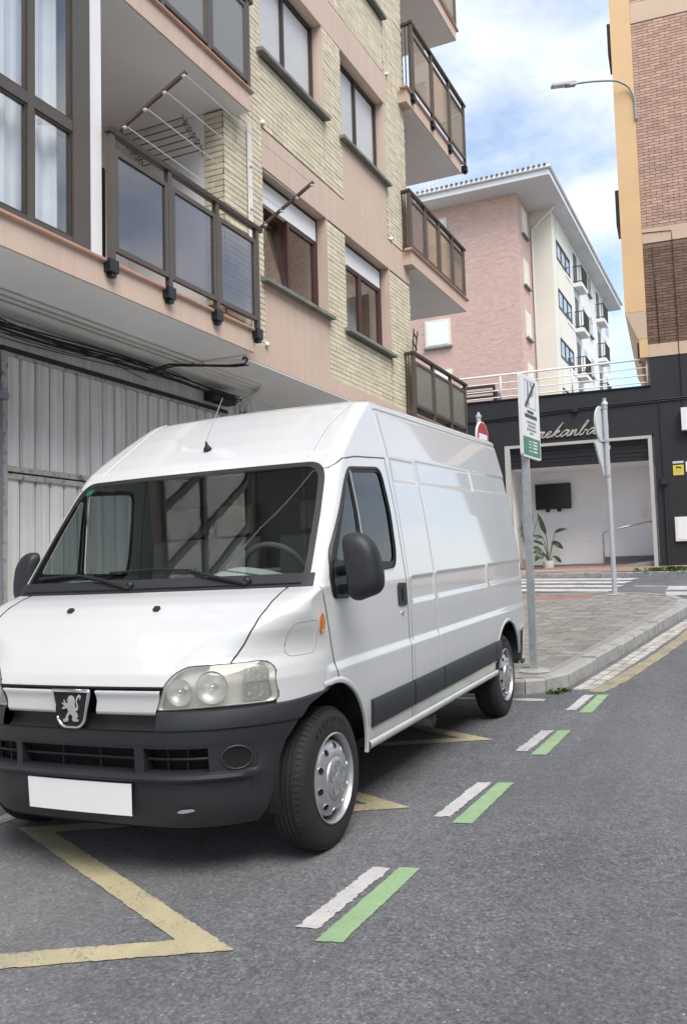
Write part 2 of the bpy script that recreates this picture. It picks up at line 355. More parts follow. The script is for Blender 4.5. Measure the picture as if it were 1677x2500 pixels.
# ------------------------------------------------------------------ ground
def struct(o): o['kind'] = 'structure'; return o
b = MB(); xs = [-90, -50, -25, -14, -10, -8, -6, -4, -2, 0, 2, 4, 6, 8, 14, 40, 90]; ys = [-90, -40] + [-30 + 2 * i for i in range(17)] + [4 + .5 * i for i in range(60)] + [36, 45, 60, 90, 140, 200]
b.add([(x, y, gz(x, y)) for y in ys for x in xs], [(j * len(xs) + i, j * len(xs) + i + 1, (j + 1) * len(xs) + i + 1, (j + 1) * len(xs) + i) for j in range(len(ys) - 1) for i in range(len(xs) - 1)])
road = struct(part('road', b, 'asphalt', smooth=True)); INV[road] = Matrix()

def mark(name, poly, m, h=.004, jit=0., label=None, step=.12):
    """painted marking: sheet following the road, edges frayed by jit"""
    pts = dens(poly, step) if jit else poly
    if jit: pts = [(x + rng.normal(0, jit), y + rng.normal(0, jit)) for x, y in pts]
    bb = MB(); bb.sheet(pts, lambda u, v: (u, v, gz(u, v) + h)); return part(name, bb, m, road, label=label)
def line_poly(a, c, w):
    a, c = np.array(a), np.array(c); d = (c - a) / np.linalg.norm(c - a); n = np.array((-d[1], d[0])) * w / 2
    return [tuple(a - n), tuple(c - n), tuple(c + n), tuple(a + n)]
# parking dashes: white and green pairs
for (y0, y1) in ((2.865, 3.62), (4.26, 5.035), (5.725, 6.48), (7.15, 7.92), (1.42, 2.2)):
    xg = lambda y: -1.455 + .0365 * (y - 2.86)
    mark('green_dash', [(xg(y0) - .048, y0 - .01), (xg(y0) + .052, y0 + .01), (xg(y1) + .04, y1 + .01), (xg(y1) - .05, y1 - .01)], 'paint_green', jit=.0018, step=.02)
    mark('white_dash', [(xg(y0) - .168, y0 + .07), (xg(y0) - .085, y0 + .085), (xg(y1) - .082, y1 - .02), (xg(y1) - .165, y1 - .035)], 'paint_white', jit=.0045, step=.018)
# yellow loading-bay zigzag
zz = [(-3.62, 1.75), (-1.87, 2.70), (-3.52, 3.56), (-1.87, 4.44), (-3.52, 5.28), (-1.87, 6.10), (-3.3, 6.9)]
def ribbon(P, w):
    P = [np.array(p) for p in P]; Lh, Rh = [], []
    for i in range(len(P)):
        d0 = P[i] - P[i - 1] if i else P[1] - P[0]; d1 = P[i + 1] - P[i] if i < len(P) - 1 else d0; d0, d1 = d0 / np.linalg.norm(d0), d1 / np.linalg.norm(d1)
        n0, n1 = np.array((-d0[1], d0[0])), np.array((-d1[1], d1[0])); m = n0 + n1; m = m / max(.25, np.dot(m, n0)); Lh.append(tuple(P[i] + m * w / 2)); Rh.append(tuple(P[i] - m * w / 2))
    return Lh + Rh[::-1]
mark('yellow_zigzag_line', ribbon(zz, .118), 'paint_yellow', jit=.0022, step=.02)
mark('bay_edge_line', line_poly((-3.86, 1.0), (-3.86, 7.6), .11), 'paint_white_old', jit=.007)
mark('bay_end_line', line_poly((-3.9, 7.60), (-1.72, 7.62), .10), 'paint_white_old', jit=.006)
mark('yellow_edge_line', [(-1.43, 8.03), (-1.28, 8.04), (-1.12, 8.84), (-.93, 10.2), (-.80, 11.18), (-.66, 12.9), (-.60, 14.5), (-.72, 14.5), (-.80, 12.9), (-.93, 11.3), (-1.07, 10.2), (-1.26, 9.0)], 'paint_yellow_old', jit=.006)
# zebra crossing beyond the pavement corner
for i, (xr, yr, w) in enumerate(((-2.57, 17.66, .50), (-2.54, 18.50, .46), (-2.48, 19.36, .46), (-2.43, 20.12, .46))):
    d = np.array((-1, .33)); d = d / np.linalg.norm(d); e = np.array((xr, yr)) + d * 7.5
    mark('zebra_stripe', line_poly((xr, yr), tuple(e), w), 'paint_white', jit=.01, step=.3)
mark('zebra_stripe', [(-1.6, 18.23), (-1.57, 17.44), (-.3, 17.1), (-.3, 17.9)], 'paint_white', jit=.01, step=.3)
mark('zebra_stripe', [(-1.56, 17.1), (-1.45, 16.5), (-.2, 16.0), (-.2, 16.8)], 'paint_white', jit=.01, step=.3)
mark('give_way_line', [(-2.27, 18.40), (-1.62, 18.15), (-1.60, 18.25), (-2.26, 18.50)], 'paint_white', jit=.008, step=.3)

# pavements: slab, kerb stones, pavers
KERB = [(-3.95, -12.), (-3.95, 7.88), (-2.4, 7.86), (-1.95, 7.88), (-1.78, 7.98), (-1.64, 8.29), (-1.53, 9.15), (-1.40, 10.12), (-1.24, 11.39), (-1.09, 12.6), (-.96, 13.5), (-.93, 14.1), (-1.02, 14.7), (-1.25, 15.25), (-1.65, 15.65), (-2.3, 15.95), (-3.3, 16.08), (-6.0, 16.25), (-10., 16.4)]
KH = .128
def inset(path, d):
    out = []
    for i, p in enumerate(path):
        a = np.array(path[max(i - 1, 0)]); c = np.array(path[min(i + 1, len(path) - 1)]); t = (c - a) / np.linalg.norm(c - a)
        n = np.array((-t[1], t[0])); out.append(tuple(np.array(p) + n * d))
    return out
def pavement(name, path, back, m, label=None):
    b = MB(); inn = inset(path, .15); pl = inn + back
    b.sheet(dens(pl, .8), lambda u, v: (u, v, gz(u, v) + KH - .007)); o = struct(part(name, b, m)); INV[o] = Matrix()
    # kerb stones about 0.9 m long
    seg = []
    P = [np.array(p) for p in path]; cum = [0]
    for i in range(1, len(P)): cum.append(cum[-1] + np.linalg.norm(P[i] - P[i - 1]))
    def at(s):
        i = min(max(np.searchsorted(cum, s) - 1, 0), len(P) - 2); t = (s - cum[i]) / (cum[i + 1] - cum[i]); return P[i] + (P[i + 1] - P[i]) * t
    s = 0.
    corners = [cum[i] for i in range(1, len(P) - 1) if np.dot((P[i] - P[i - 1]) / np.linalg.norm(P[i] - P[i - 1]), (P[i + 1] - P[i]) / np.linalg.norm(P[i + 1] - P[i])) < .96]
    while s < cum[-1] - .1:
        e = min(s + .9, cum[-1])
        for c_ in corners:
            if s + .05 < c_ < e + .12: e = c_; break
        A, B = at(s + .006), at(e - .006); t = (B - A) / np.linalg.norm(B - A); n = np.array((-t[1], t[0])); k = MB(); dz = rng.normal(0, .004)
        rows = []
        for q in (A, B):
            zg = gz(*q) + dz
            rows.append([(*(q), zg - .1), (*(q), zg + KH - .018), (*(q + n * .018), zg + KH), (*(q + n * .155), zg + KH - .004), (*(q + n * .155), zg - .1)])
        k.add(rows[0] + rows[1], [(i, i + 1, 6 + i, 5 + i) for i in range(4)] + [(4, 3, 2, 1, 0), (5, 6, 7, 8, 9)])
        if -8 < A[1]: part('kerb_stone', k, 'kerb_stone', o)
        s = e
    return o
pav = pavement('pavement', KERB, [(-10., 16.2), (-10., 7.9), (-6.4, 7.9), (-6.4, -12.)], 'paver')
# pavers, 20 x 10 cm in stacked rows; the nearest are separate, the rest one mass
inn = inset(KERB, .165)
from mathutils.geometry import intersect_point_line
def inside(p, poly):
    x, y = p; c = False; j = len(poly) - 1
    for i in range(len(poly)):
        if (poly[i][1] > y) != (poly[j][1] > y) and x < (poly[j][0] - poly[i][0]) * (y - poly[i][1]) / (poly[j][1] - poly[i][1]) + poly[i][0]: c = not c
        j = i
    return c
pvpoly = inn[2:] + [(-10., 16.2), (-10., 7.9)]
cells = []
th = math.radians(6); ca, sa = math.cos(th), math.sin(th)
for i in range(-60, 50):
    for j in range(-80, 200):
        u, v = i * .205, j * .105 + 8; x = u * ca + (v - 8) * sa - 1.6; y = -u * sa + (v - 8) * ca + 8
        if not (-6.2 < x < -.8 and 7.9 < y < 16.2): continue
        if all(inside((x + du * ca, y + dv), pvpoly) for du in (-.1, .1) for dv in (-.05, .05)): cells.append((x, y))
def inframe(p, mg=30):
    q = project(p); return q[2] > 0 and -mg < q[0] < 1677 + mg and -mg < q[1] < 2500 + mg
cells.sort(key=lambda c: c[0] ** 2 + c[1] ** 2 if inframe((c[0], c[1], gz(*c) + .12)) and project((c[0], c[1], gz(*c) + .12))[0] > 1290 else 1e6 + c[1])
pvme = {}
def pavverts(x, y, world=True):
    hx, hy = .0985, .0485; zz_ = [gz(x, y) + KH + rng.normal(0, .0012)] * 4; ax = np.array((ca, -sa)); ay = np.array((sa, ca)); tilt = rng.normal(0, .0012, 2)
    V = []
    for top in (0, 1):
        s_ = 1. if not top else .955
        for i, j in ((-1, -1), (1, -1), (1, 1), (-1, 1)):
            q = np.array((x, y)) + ax * i * hx * s_ + ay * j * hy * (s_ if not top else .91)
            V.append((q[0], q[1], gz(*q) + KH - (.03 if not top else 0) + (tilt[0] * i + tilt[1] * j if top else 0)))
    return V, [(4, 5, 6, 7), (0, 1, 5, 4), (1, 2, 6, 5), (2, 3, 7, 6), (3, 0, 4, 7)]
mass = MB()
massr = MB()
for k, (x, y) in enumerate(cells):
    V, F = pavverts(x, y)
    if k < 300: q = MB(); q.add(V, F); part('paver', q, 'paver', pav)
    elif y > 15.0 and x < -2.5: massr.add(V, F)
    else: mass.add(V, F)
part('paver_field', mass, 'paver', pav, kind='stuff'); part('red_paver_field', massr, 'paver_red', pav, kind='stuff')
# pavement in front of the bar
KB = [(-.2, 19.95), (-1.40, 20.32), (-2.85, 20.78), (-4.94, 21.30), (-8., 22.1), (-12., 23.2)]
pav2 = pavement('far_pavement', KB[::-1], [(6, 22.0), (6, 24.5), (-12, 24.5)], 'paver_red')
# gutter stones between kerb and yellow line
gp = [(-1.585, 8.12), (-1.46, 9.1), (-1.325, 10.1), (-1.165, 11.35), (-1.01, 12.55), (-.88, 13.5)]
cum = 0
for a, c in zip(gp[:-1], gp[1:]):
    a, c = np.array(a), np.array(c); n = int(np.linalg.norm(c - a) / .2); t = (c - a) / np.linalg.norm(c - a); nn = np.array((t[1], -t[0]))
    for i in range(n):
        for r in (0, 1):
            p0 = a + (c - a) * (i + .06) / n + nn * (r * .095 + .012); p1 = a + (c - a) * (i + .94) / n + nn * (r * .095 + .012); q = MB()
            cs = [p0, p1, p1 + nn * .082, p0 + nn * .082]; cs = [x_ + rng.normal(0, .004, 2) for x_ in cs]
            q.add([(*x_, gz(*x_) - .02) for x_ in cs] + [(*x_, gz(*x_) + .012) for x_ in cs], [(4, 5, 6, 7), (0, 1, 5, 4), (1, 2, 6, 5), (2, 3, 7, 6), (3, 0, 4, 7)])
            part('gutter_stone', q, 'gutter_stone', road)
# weeds at the kerb and on the far verge (uncountable)
def weeds(name, label, spots, n, size):
    b = MB()
    for _ in range(n):
        cx, cy, r = spots[rng.integers(len(spots))]; x, y = cx + rng.normal(0, r), cy + rng.normal(0, r * .5); z = gz(x, y) + spots[0][2] * 0
        h = size * rng.uniform(.5, 1.2); a = rng.uniform(0, 6.28); w = h * .32; d = np.array((math.cos(a), math.sin(a), 0)); s_ = np.array((-d[1], d[0], 0)); o = np.array((x, y, z + BASE))
        b.add([o - s_ * w * .3, o + s_ * w * .3, o + d * h * .5 + s_ * w + np.array((0, 0, h * .7)), o + d * h * 1. + np.array((0, 0, h * .55 * rng.uniform(.2, 1.3))), o + d * h * .5 - s_ * w + np.array((0, 0, h * .7))], [(0, 1, 2, 3, 4)])
    o = part(name, b, 'leaf_weed', fixn=False); o['kind'] = 'stuff'; o['label'] = label; o['category'] = 'weeds'; return o
BASE = 0.0
weeds('kerb_weeds', 'small green weeds at the kerb corner behind the van', [(-1.70, 7.94, .03), (-1.64, 8.04, .025)], 60, .045)
BASE = KH
weeds('verge_weeds', 'green weeds on the verge in front of the black wall', [(-1.9, 20.75, .25), (-1.4, 20.7, .3), (-.8, 20.5, .3)], 500, .10)
# ------------------------------------------------------------------ left apartment building (facade plane x = -5, street along +y)
XF = -5.0
bl = thing('apartment_building', 'yellow brick and pink plaster apartment building with balconies beside the white van', 'building', (-6, 5, gz(-6, 5)))
def bx(name, m, *a, parent=None, **k):
    q = MB()
    for r in ([a] if not isinstance(a[0], (list, tuple)) else a): q.box(*r)
    return part(name, q, m, parent or bl, **k)
# structure
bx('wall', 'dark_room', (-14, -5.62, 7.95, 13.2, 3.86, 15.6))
bx('wall', 'plaster_loggia', (-14, -6.32, -14, 7.94, 4.11, 15.6), (-14, -6.45, 13.21, 16.0, 4.11, 15.6))
bx('wall', 'plaster_white', (-14, -6.06, -14, 16.0, -1.5, 3.84), label='white plastered ground floor wall around the garage doors')
# mortar bed behind each brick field: (y0,y1,z0,z1)
FIELDS = [(7.82, 8.64, 4.065, 15.), (8.64, 10.33, 6.725, 7.62), (8.64, 10.33, 9.485, 10.38), (10.345, 10.92, 4.065, 6.245), (10.345, 10.92, 6.725, 8.975), (10.345, 10.92, 9.485, 11.7),
          (10.92, 12.55, 4.065, 4.83), (10.92, 12.55, 9.485, 10.38), (12.565, 13.47, 4.065, 6.245), (12.565, 12.65, 6.725, 8.975), (12.65, 13.47, 6.725, 15.), (10.345, 10.92, 12.25, 15.), (8.64, 10.33, 12.25, 13.2), (10.92, 12.55, 12.25, 13.2), (12.565, 12.65, 9.485, 11.7)]
bx('mortar_bed', 'mortar_dark', *[(-5.24 if y0 < 8 else -5.6, XF - .012, max(y0, 7.835), y1, z0, z1) for y0, y1, z0, z1 in FIELDS])
bx('mortar_bed', 'mortar_dark', (-5.262, -5.02, 7.832, 7.834, 4.1, 6.56), (-5.262, -5.02, 7.832, 7.834, 6.82, 9.3))
# bricks
BL, BC = .245, .0655
bricks = []
def brick(y0, y1, z0, z1, x0=XF - .02, x1=XF): return (x0, x1, y0, y1, z0, z1)
for y0, y1, z0, z1 in FIELDS:
    if z0 > 11.8: z1 = min(z1, 13.2)
    z1 = min(z1, 13.2); k0 = math.ceil((z0 - 4.065) / BC - 1e-6)
    for k in range(k0, 400):
        za, zb = 4.065 + k * BC, 4.065 + k * BC + BC - .0090
        if zb > z1 + .01: break
        y = math.floor((y0 - 7.82) / BL - 1) * BL + 7.82 + (BL / 2 if k % 2 else 0) + rng.uniform(-.004, .004)
        while y < y1:
            a, c = max(y, y0), min(y + BL - .0035, y1)
            if c - a > .03: bricks.append(brick(a, c, za, zb, x1=XF + rng.normal(0, .0014)))
            y += BL
for k in range(0, 78):   # brick return of the loggia pillar, facing the camera
    za = 4.065 + k * BC
    if za > 9.2 or 6.50 < za < 6.82: continue
    for j, (a, c) in enumerate(((-5.255, -5.002),) if k % 2 == 0 else ((-5.255, -5.13), (-5.127, -5.002))): bricks.append((a, c, 7.82, 7.84, za, za + BC - .0090))
vis = sorted([q for q in bricks if inframe((q[1], q[2], q[4]), 0) and q[4] > 4.3], key=lambda q: (Vector((q[1], q[2], q[4])) - CAM_C).length)[:300]
vs_ = set(map(tuple, vis)); mass = MB()
cache = {}
for q in bricks:
    if tuple(q) in vs_:
        d = (round(q[1] - q[0], 3), round(q[3] - q[2], 2), .055)
        if d not in cache:
            k = MB(); k.box(-d[0], 0, 0, d[1] - .001, 0, d[2]); cache[d] = mesh('brick', k.v, k.f, 'brick_yellow')
        o = link('brick', cache[d], bl); o.location = Vector((q[1], q[2], q[4])) - bl.matrix_world.translation
    else: mass.box(*q)
part('brick_mass', mass, 'brick_yellow', bl, kind='stuff')
# pink plaster bands, panels, reveals
for r in ((-5.6, -4.996, 8.06, 13.47, 3.86, 4.062), (-5.6, -4.998, 8.642, 10.33, 4.064, 4.86), (-5.6, -4.997, 8.642, 13.47, 6.25, 6.718), (-5.6, -4.999, 10.922, 12.548, 6.722, 7.62),
          (-5.6, -4.997, 8.642, 12.65, 8.98, 9.48), (-5.6, -4.997, 8.642, 13.47, 11.75, 12.2)):
    bx('plaster_band', 'plaster_pink', r)
for z0, z1 in ((4.87, 6.248), (7.63, 8.978), (10.4, 11.748)):
    for y in (10.331, 12.551): bx('reveal', 'plaster_pink', (-5.3, -4.996, y, y + .013, z0, z1))
bx('overhang_soffit', 'plaster_grey', (-6.06, -5.0, 8.07, 13.47, 3.842, 3.858), label='grey soffit under the first floor')
# windows: recessed 17 cm
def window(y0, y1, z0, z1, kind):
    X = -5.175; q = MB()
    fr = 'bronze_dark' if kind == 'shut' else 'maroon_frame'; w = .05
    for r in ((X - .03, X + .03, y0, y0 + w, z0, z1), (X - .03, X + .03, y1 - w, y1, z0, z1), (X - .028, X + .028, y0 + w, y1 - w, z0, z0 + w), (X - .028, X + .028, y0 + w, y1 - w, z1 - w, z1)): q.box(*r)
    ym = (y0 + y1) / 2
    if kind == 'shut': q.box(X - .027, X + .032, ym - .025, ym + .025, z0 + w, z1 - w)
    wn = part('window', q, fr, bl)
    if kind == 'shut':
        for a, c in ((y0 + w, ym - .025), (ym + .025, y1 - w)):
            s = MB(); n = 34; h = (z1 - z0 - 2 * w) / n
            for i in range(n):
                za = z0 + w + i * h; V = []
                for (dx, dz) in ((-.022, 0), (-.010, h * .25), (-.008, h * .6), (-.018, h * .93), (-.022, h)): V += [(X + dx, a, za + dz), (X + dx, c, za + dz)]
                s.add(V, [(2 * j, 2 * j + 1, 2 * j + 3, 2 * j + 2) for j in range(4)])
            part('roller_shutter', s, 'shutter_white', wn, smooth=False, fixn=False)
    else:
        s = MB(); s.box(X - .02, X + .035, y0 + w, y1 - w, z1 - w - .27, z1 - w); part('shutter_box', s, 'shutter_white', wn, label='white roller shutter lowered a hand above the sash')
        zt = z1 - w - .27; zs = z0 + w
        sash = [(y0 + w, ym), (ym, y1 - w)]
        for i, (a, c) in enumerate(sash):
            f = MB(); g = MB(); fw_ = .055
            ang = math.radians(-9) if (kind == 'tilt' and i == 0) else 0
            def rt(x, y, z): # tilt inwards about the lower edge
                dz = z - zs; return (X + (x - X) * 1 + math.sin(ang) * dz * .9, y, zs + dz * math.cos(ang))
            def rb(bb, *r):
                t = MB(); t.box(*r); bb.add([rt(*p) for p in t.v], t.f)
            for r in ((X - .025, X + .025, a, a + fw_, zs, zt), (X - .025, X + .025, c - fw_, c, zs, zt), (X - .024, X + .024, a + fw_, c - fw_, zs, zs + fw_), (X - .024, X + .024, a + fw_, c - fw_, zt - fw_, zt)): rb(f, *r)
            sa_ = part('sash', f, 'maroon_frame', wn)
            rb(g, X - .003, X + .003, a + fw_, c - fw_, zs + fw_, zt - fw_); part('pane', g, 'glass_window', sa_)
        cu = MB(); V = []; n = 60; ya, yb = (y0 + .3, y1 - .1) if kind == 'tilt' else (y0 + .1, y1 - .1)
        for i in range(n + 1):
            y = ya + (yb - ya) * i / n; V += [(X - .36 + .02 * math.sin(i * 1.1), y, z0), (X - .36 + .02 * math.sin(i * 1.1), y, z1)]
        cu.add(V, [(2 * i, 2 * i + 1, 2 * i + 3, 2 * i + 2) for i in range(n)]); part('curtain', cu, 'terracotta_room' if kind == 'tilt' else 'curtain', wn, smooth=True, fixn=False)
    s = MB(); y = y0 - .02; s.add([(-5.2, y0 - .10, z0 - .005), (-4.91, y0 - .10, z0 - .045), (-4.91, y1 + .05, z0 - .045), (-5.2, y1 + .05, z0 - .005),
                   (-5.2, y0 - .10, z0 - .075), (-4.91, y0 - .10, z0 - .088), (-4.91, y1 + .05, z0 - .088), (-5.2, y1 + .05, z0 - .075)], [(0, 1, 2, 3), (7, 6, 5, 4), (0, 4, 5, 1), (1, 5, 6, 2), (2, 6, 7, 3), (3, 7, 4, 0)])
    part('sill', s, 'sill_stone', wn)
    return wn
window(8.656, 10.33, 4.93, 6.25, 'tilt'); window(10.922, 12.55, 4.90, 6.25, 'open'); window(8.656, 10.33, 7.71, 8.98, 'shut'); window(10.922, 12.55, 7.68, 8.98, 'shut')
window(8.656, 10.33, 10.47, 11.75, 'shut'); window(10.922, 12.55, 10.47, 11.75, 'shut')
# little white drainpipe spouts at the band ends
for y, z in ((8.645, 6.76), (12.70, 9.51), (8.64, 4.09), (12.66, 6.74)):
    q = MB(); q.lathe([(.0, .055), (.022, .05), (.03, .02), (.028, 0), (0, 0)], (-4.985, y, z), (0, 0, 1), (1, 0, 0), 12); part('spout', q, 'white_paint', bl, smooth=True)
# left loggias: slabs with tiled edge
for z in (3.86, 6.58, 9.34, 12.1):
    bx('balcony_slab', 'plaster_pink', (-6.34, -4.80, -14, 8.05, z, z + .225))
    bx('slab_soffit', 'plaster_grey', (-6.33, -4.815, -14, 8.04, z - .006, z - .001))
    q = MB(); pr = [(-4.9, z + .226), (-4.785, z + .222), (-4.765, z + .232), (-4.762, z + .248), (-4.775, z + .258), (-4.9, z + .262)]
    q.prism(pr, lambda u, v, d: (u, d, v), -14, 8.10); part('tile_edge', q, 'tile_edge', bl)
bx('loggia_side_wall', 'plaster_loggia', (-6.33, -5.26, 7.83, 7.93, 4.12, 6.57), (-6.33, -5.26, 7.83, 7.93, 6.84, 9.33))
bx('white_column', 'white_paint', (-5.1, -4.835, 5.49, 5.645, 4.125, 6.575))
# enclosed gallery left of the white column
gal = part('gallery_window', (lambda q: (q.box(-4.89, -4.81, 5.28, 5.41, 4.125, 6.575), q.box(-4.88, -4.82, 5.41, 5.49, 4.125, 6.575), q.box(-4.88, -4.815, 4.795, 4.86, 4.125, 6.575), q.box(-4.881, -4.816, 3.66, 3.78, 4.125, 6.575),
      q.box(-4.879, -4.817, -1.5, 5.28, 5.065, 5.155), q.box(-4.879, -4.817, -1.5, 5.28, 4.127, 4.18), q.box(-4.879, -4.817, -1.5, 5.28, 6.50, 6.574),
      *[q.box(-4.881, -4.816, y, y + .07, 4.125, 6.575) for y in (3.15, 2.5, 1.9, 1.2, .6, -.1, -.8, -1.5)], q)[-1])(MB()), 'bronze', bl, label='bronze framed glazed gallery closing the first floor balcony')
for y0, y1 in ((4.86, 5.28), (3.78, 4.795), (3.22, 3.66), (2.57, 3.15), (1.97, 2.5), (1.27, 1.9), (.67, 1.2), (-.03, .6)):
    for z0, z1 in ((4.18, 5.065), (5.155, 6.50)):
        q = MB(); q.box(-4.852, -4.848, y0, y1, z0, z1); part('pane', q, 'glass_clear', gal)
        # beading round the pane
        q = MB(); [q.box(*r) for r in ((-4.862, -4.825, y0, y0 + .018, z0, z1), (-4.862, -4.825, y1 - .018, y1, z0, z1), (-4.861, -4.826, y0, y1, z0, z0 + .018), (-4.861, -4.826, y0, y1, z1 - .018, z1))]
        part('bead', q, 'bronze_dark', gal)
q = MB(); V = []; n = 420
for i in range(n + 1):
    y = -1.4 + 6.75 * i / n; dx = .028 * math.sin(i * .55) + .016 * math.sin(i * .23 + 1) + .01 * math.sin(i * 1.7)
    V += [(-5.02 + dx, y, 4.14), (-5.02 + dx * .8, y, 6.56)]
q.add(V, [(2 * i, 2 * i + 1, 2 * i + 3, 2 * i + 2) for i in range(n)]); part('curtain', q, 'curtain', gal, smooth=True, fixn=False)
bx('gallery_partition', 'plaster_loggia', (-6.32, -5.1, 5.50, 5.60, 4.125, 6.575))
# balcony railings
def railing(name, x, posts, zr, zb, gz0, gz1, gm, brackets=None, near_end=None, pw=.055, label=None):
    q = MB(); ys, ye = posts[0], posts[-1]
    q.box(x - .035, x + .035, ys - .05, ye + .10, zr - .045, zr)                 # hand rail
    rl = part(name, q, 'bronze_dark', bl, label=label)
    for p in posts:
        k = MB(); k.box(x - .025, x + .025, p - pw / 2, p + pw / 2, zb, zr - .045); part('post', k, 'bronze', rl)
    for a, c in zip(posts[:-1], posts[1:]):
        a, c = a + pw / 2 + .002, c - pw / 2 - .002; k = MB(); f = .045
        for r in ((x - .018, x + .022, a, a + f, gz0 - f, gz1 + f), (x - .018, x + .022, c - f, c, gz0 - f, gz1 + f), (x - .017, x + .021, a + f, c - f, gz0 - f, gz0), (x - .017, x + .021, a + f, c - f, gz1, gz1 + f)): k.box(*r)
        part('panel_frame', k, 'bronze', rl)
        k = MB(); k.box(x - .001, x + .005, a + f, c - f, gz0, gz1); part('glass_panel', k, gm, rl)
    if brackets:
        for p in posts:
            k = MB(); k.box(x - .10, x + .045, p - .07, p + .045, brackets - .055, brackets + .055); k.box(x - .03, x + .03, p - .03, p + .03, brackets - .09, brackets - .054); part('bracket', k, 'black_metal', rl)
    if near_end is not None:   # short return to the wall at the near end
        k = MB(); k.box(near_end, x - .03, ys - .03, ys + .03, zr - .045, zr - .001); k.box(near_end, x - .03, ys - .02, ys + .02, zb + .02, zb + .06)
        for i in range(3):
            xx = near_end + (x - near_end) * (i + .3) / 3; k.box(xx - .008, xx + .008, ys - .008, ys + .008, zb, zr - .045)
        part('end_bars', k, 'bronze_dark', rl)
    return rl
R1 = railing('balcony_railing', -4.775, [5.69, 6.495, 7.29, 8.075], 5.275, 4.06, 4.25, 5.06, 'glass_smoke', brackets=4.06, label='bronze railing with smoked glass on the first floor balcony')
railing('balcony_railing', -4.80, [4.05, 4.85, 5.65, 6.45, 7.235, 8.01], 7.90, 6.83, 6.93, 7.74, 'glass_frost', label='bronze railing with frosted panels on the second floor balcony')
railing('balcony_railing', -4.80, [4.85, 5.65, 6.45, 7.235, 8.01], 10.66, 9.59, 9.69, 10.5, 'glass_frost')
# right-hand corner balconies
for z, zt, kind in ((12.06, 12.3, 'top'), (9.30, 9.54, 'R1'), (6.51, 6.755, 'R2'), (3.74, 3.985, 'R3')):
    ya = 13.21
    bx('balcony_slab', 'plaster_pink', (-6.46, -4.85, ya, 16.22, z, zt - .02)); bx('slab_soffit', 'plaster_grey', (-6.45, -4.865, 13.48, 16.2, z - .006, z - .001))
    q = MB(); q.prism([(-4.95, zt - .018), (-4.835, zt - .02), (-4.812, zt - .008), (-4.81, zt + .006), (-4.83, zt + .014), (-4.95, zt + .016)], lambda u, v, d: (u, d, v), ya - .06, 16.30); part('tile_edge', q, 'tile_edge', bl)
    if kind == 'R1': railing('balcony_railing', -4.83, [13.48, 14.48, 15.47, 16.42], 10.84, 9.42, 9.70, 10.60, 'glass_beige', brackets=9.47, near_end=-5.02, label='railing with clear panels on the upper corner balcony')
    if kind == 'R2': railing('balcony_railing', -4.87, [13.22, 13.96, 14.68, 15.45, 16.17], 7.78, 6.77, 6.86, 7.60, 'glass_beige', near_end=-5.0, pw=.07, label='railing with milky beige panels on the middle corner balcony')
    if kind == 'R3': railing('balcony_railing', -4.85, [13.12, 14.05, 15.0, 15.88], 5.02, 3.95, 4.17, 4.83, 'glass_frost', near_end=-4.99, pw=.065, label='railing with frosted panels on the lowest corner balcony')
    if kind == 'top': railing('balcony_railing', -4.86, [13.3, 14.3, 15.3, 16.2], 13.3, 12.3, 12.42, 13.1, 'glass_frost', near_end=-5.0)
bx('corner_wall', 'brick_yellow', (-6.46, -5.6, 13.205, 13.46, 3.9, 15.))
# drain pipe on the pillar
q = MB(); q.tube([(-4.975, 8.33, 4.1), (-4.975, 8.33, 6.6)], .022, 8); q.tube([(-4.975, 8.285, 5.2), (-4.975, 8.285, 6.6)], .012, 6)
for z in (4.6, 5.25, 5.6, 6.1): q.box(-4.995, -4.945, 8.30, 8.36, z, z + .02)
part('drain_pipe', q, 'conduit', bl, smooth=True, sharp=40)
# garage door in the ground floor wall
gy0, gy1 = 5.72, 9.25
gd = part('garage_door', (lambda q: (q.box(-6.055, -5.985, gy0 - .075, gy0, .0, 3.545), q.box(-6.054, -5.984, gy1, gy1 + .08, .0, 3.545), q.box(-6.053, -5.99, gy0, gy1, 3.475, 3.51), q)[-1])(MB()), 'garage_rail', bl, label='grey corrugated metal garage door with rusty middle rail')
q = MB(); q.box(-6.056, -5.975, gy0 - .08, gy1 + .08, 3.51, 3.555); q.box(-6.2, -6.058, gy0 - .1, gy1 + .1, 0, 3.55); part('door_shadow_gap', q, 'recess_shade', gd)  # dark strip stands in for the shade above the garage door
def slats(z0, z1):
    y = gy0
    while y < gy1 - .02:
        ye = min(y + .186, gy1); q = MB()
        pr = [(y, -6.03), (y + .010, -6.005), (y + .135, -6.005), (y + .142, -6.018), (y + .168, -6.018), (ye - .006, -6.03)]
        q.add([(x, yy, z0) for yy, x in pr] + [(x, yy, z1) for yy, x in pr], [(i, i + 1, 7 + i, 6 + i) for i in range(5)]); part('door_slat', q, 'garage_sheet', gd, fixn=False); y += .186
slats(2.475, 3.475); slats(gz(-6, 7) + .12, 2.36)
q = MB(); q.box(-6.02, -5.98, gy0, gy1, 2.425, 2.475); q.box(-6.02, -5.982, gy0, gy1, 2.36, 2.408); part('door_rail', q, 'garage_rail', gd, label='rusty flaking rail across the garage door')
# neighbouring door post, pipe and bracket at the left edge
q = MB(); q.box(-6.055, -5.93, 5.40, 5.575, 0, 3.45); part('door_post', q, 'blue_grey_metal', bl)
q = MB(); q.tube([(-5.96, 5.605, .1), (-5.96, 5.605, 3.2)], .026, 8); q.box(-6.0, -5.91, 5.45, 5.66, 3.05, 3.11); part('rain_pipe', q, 'blue_grey_metal', bl)
bx('meter_niche', 'recess_shade', (-6.06, -6.03, 9.75, 11.3, 2.2, 3.62), label='dark louvred opening behind the van roof')
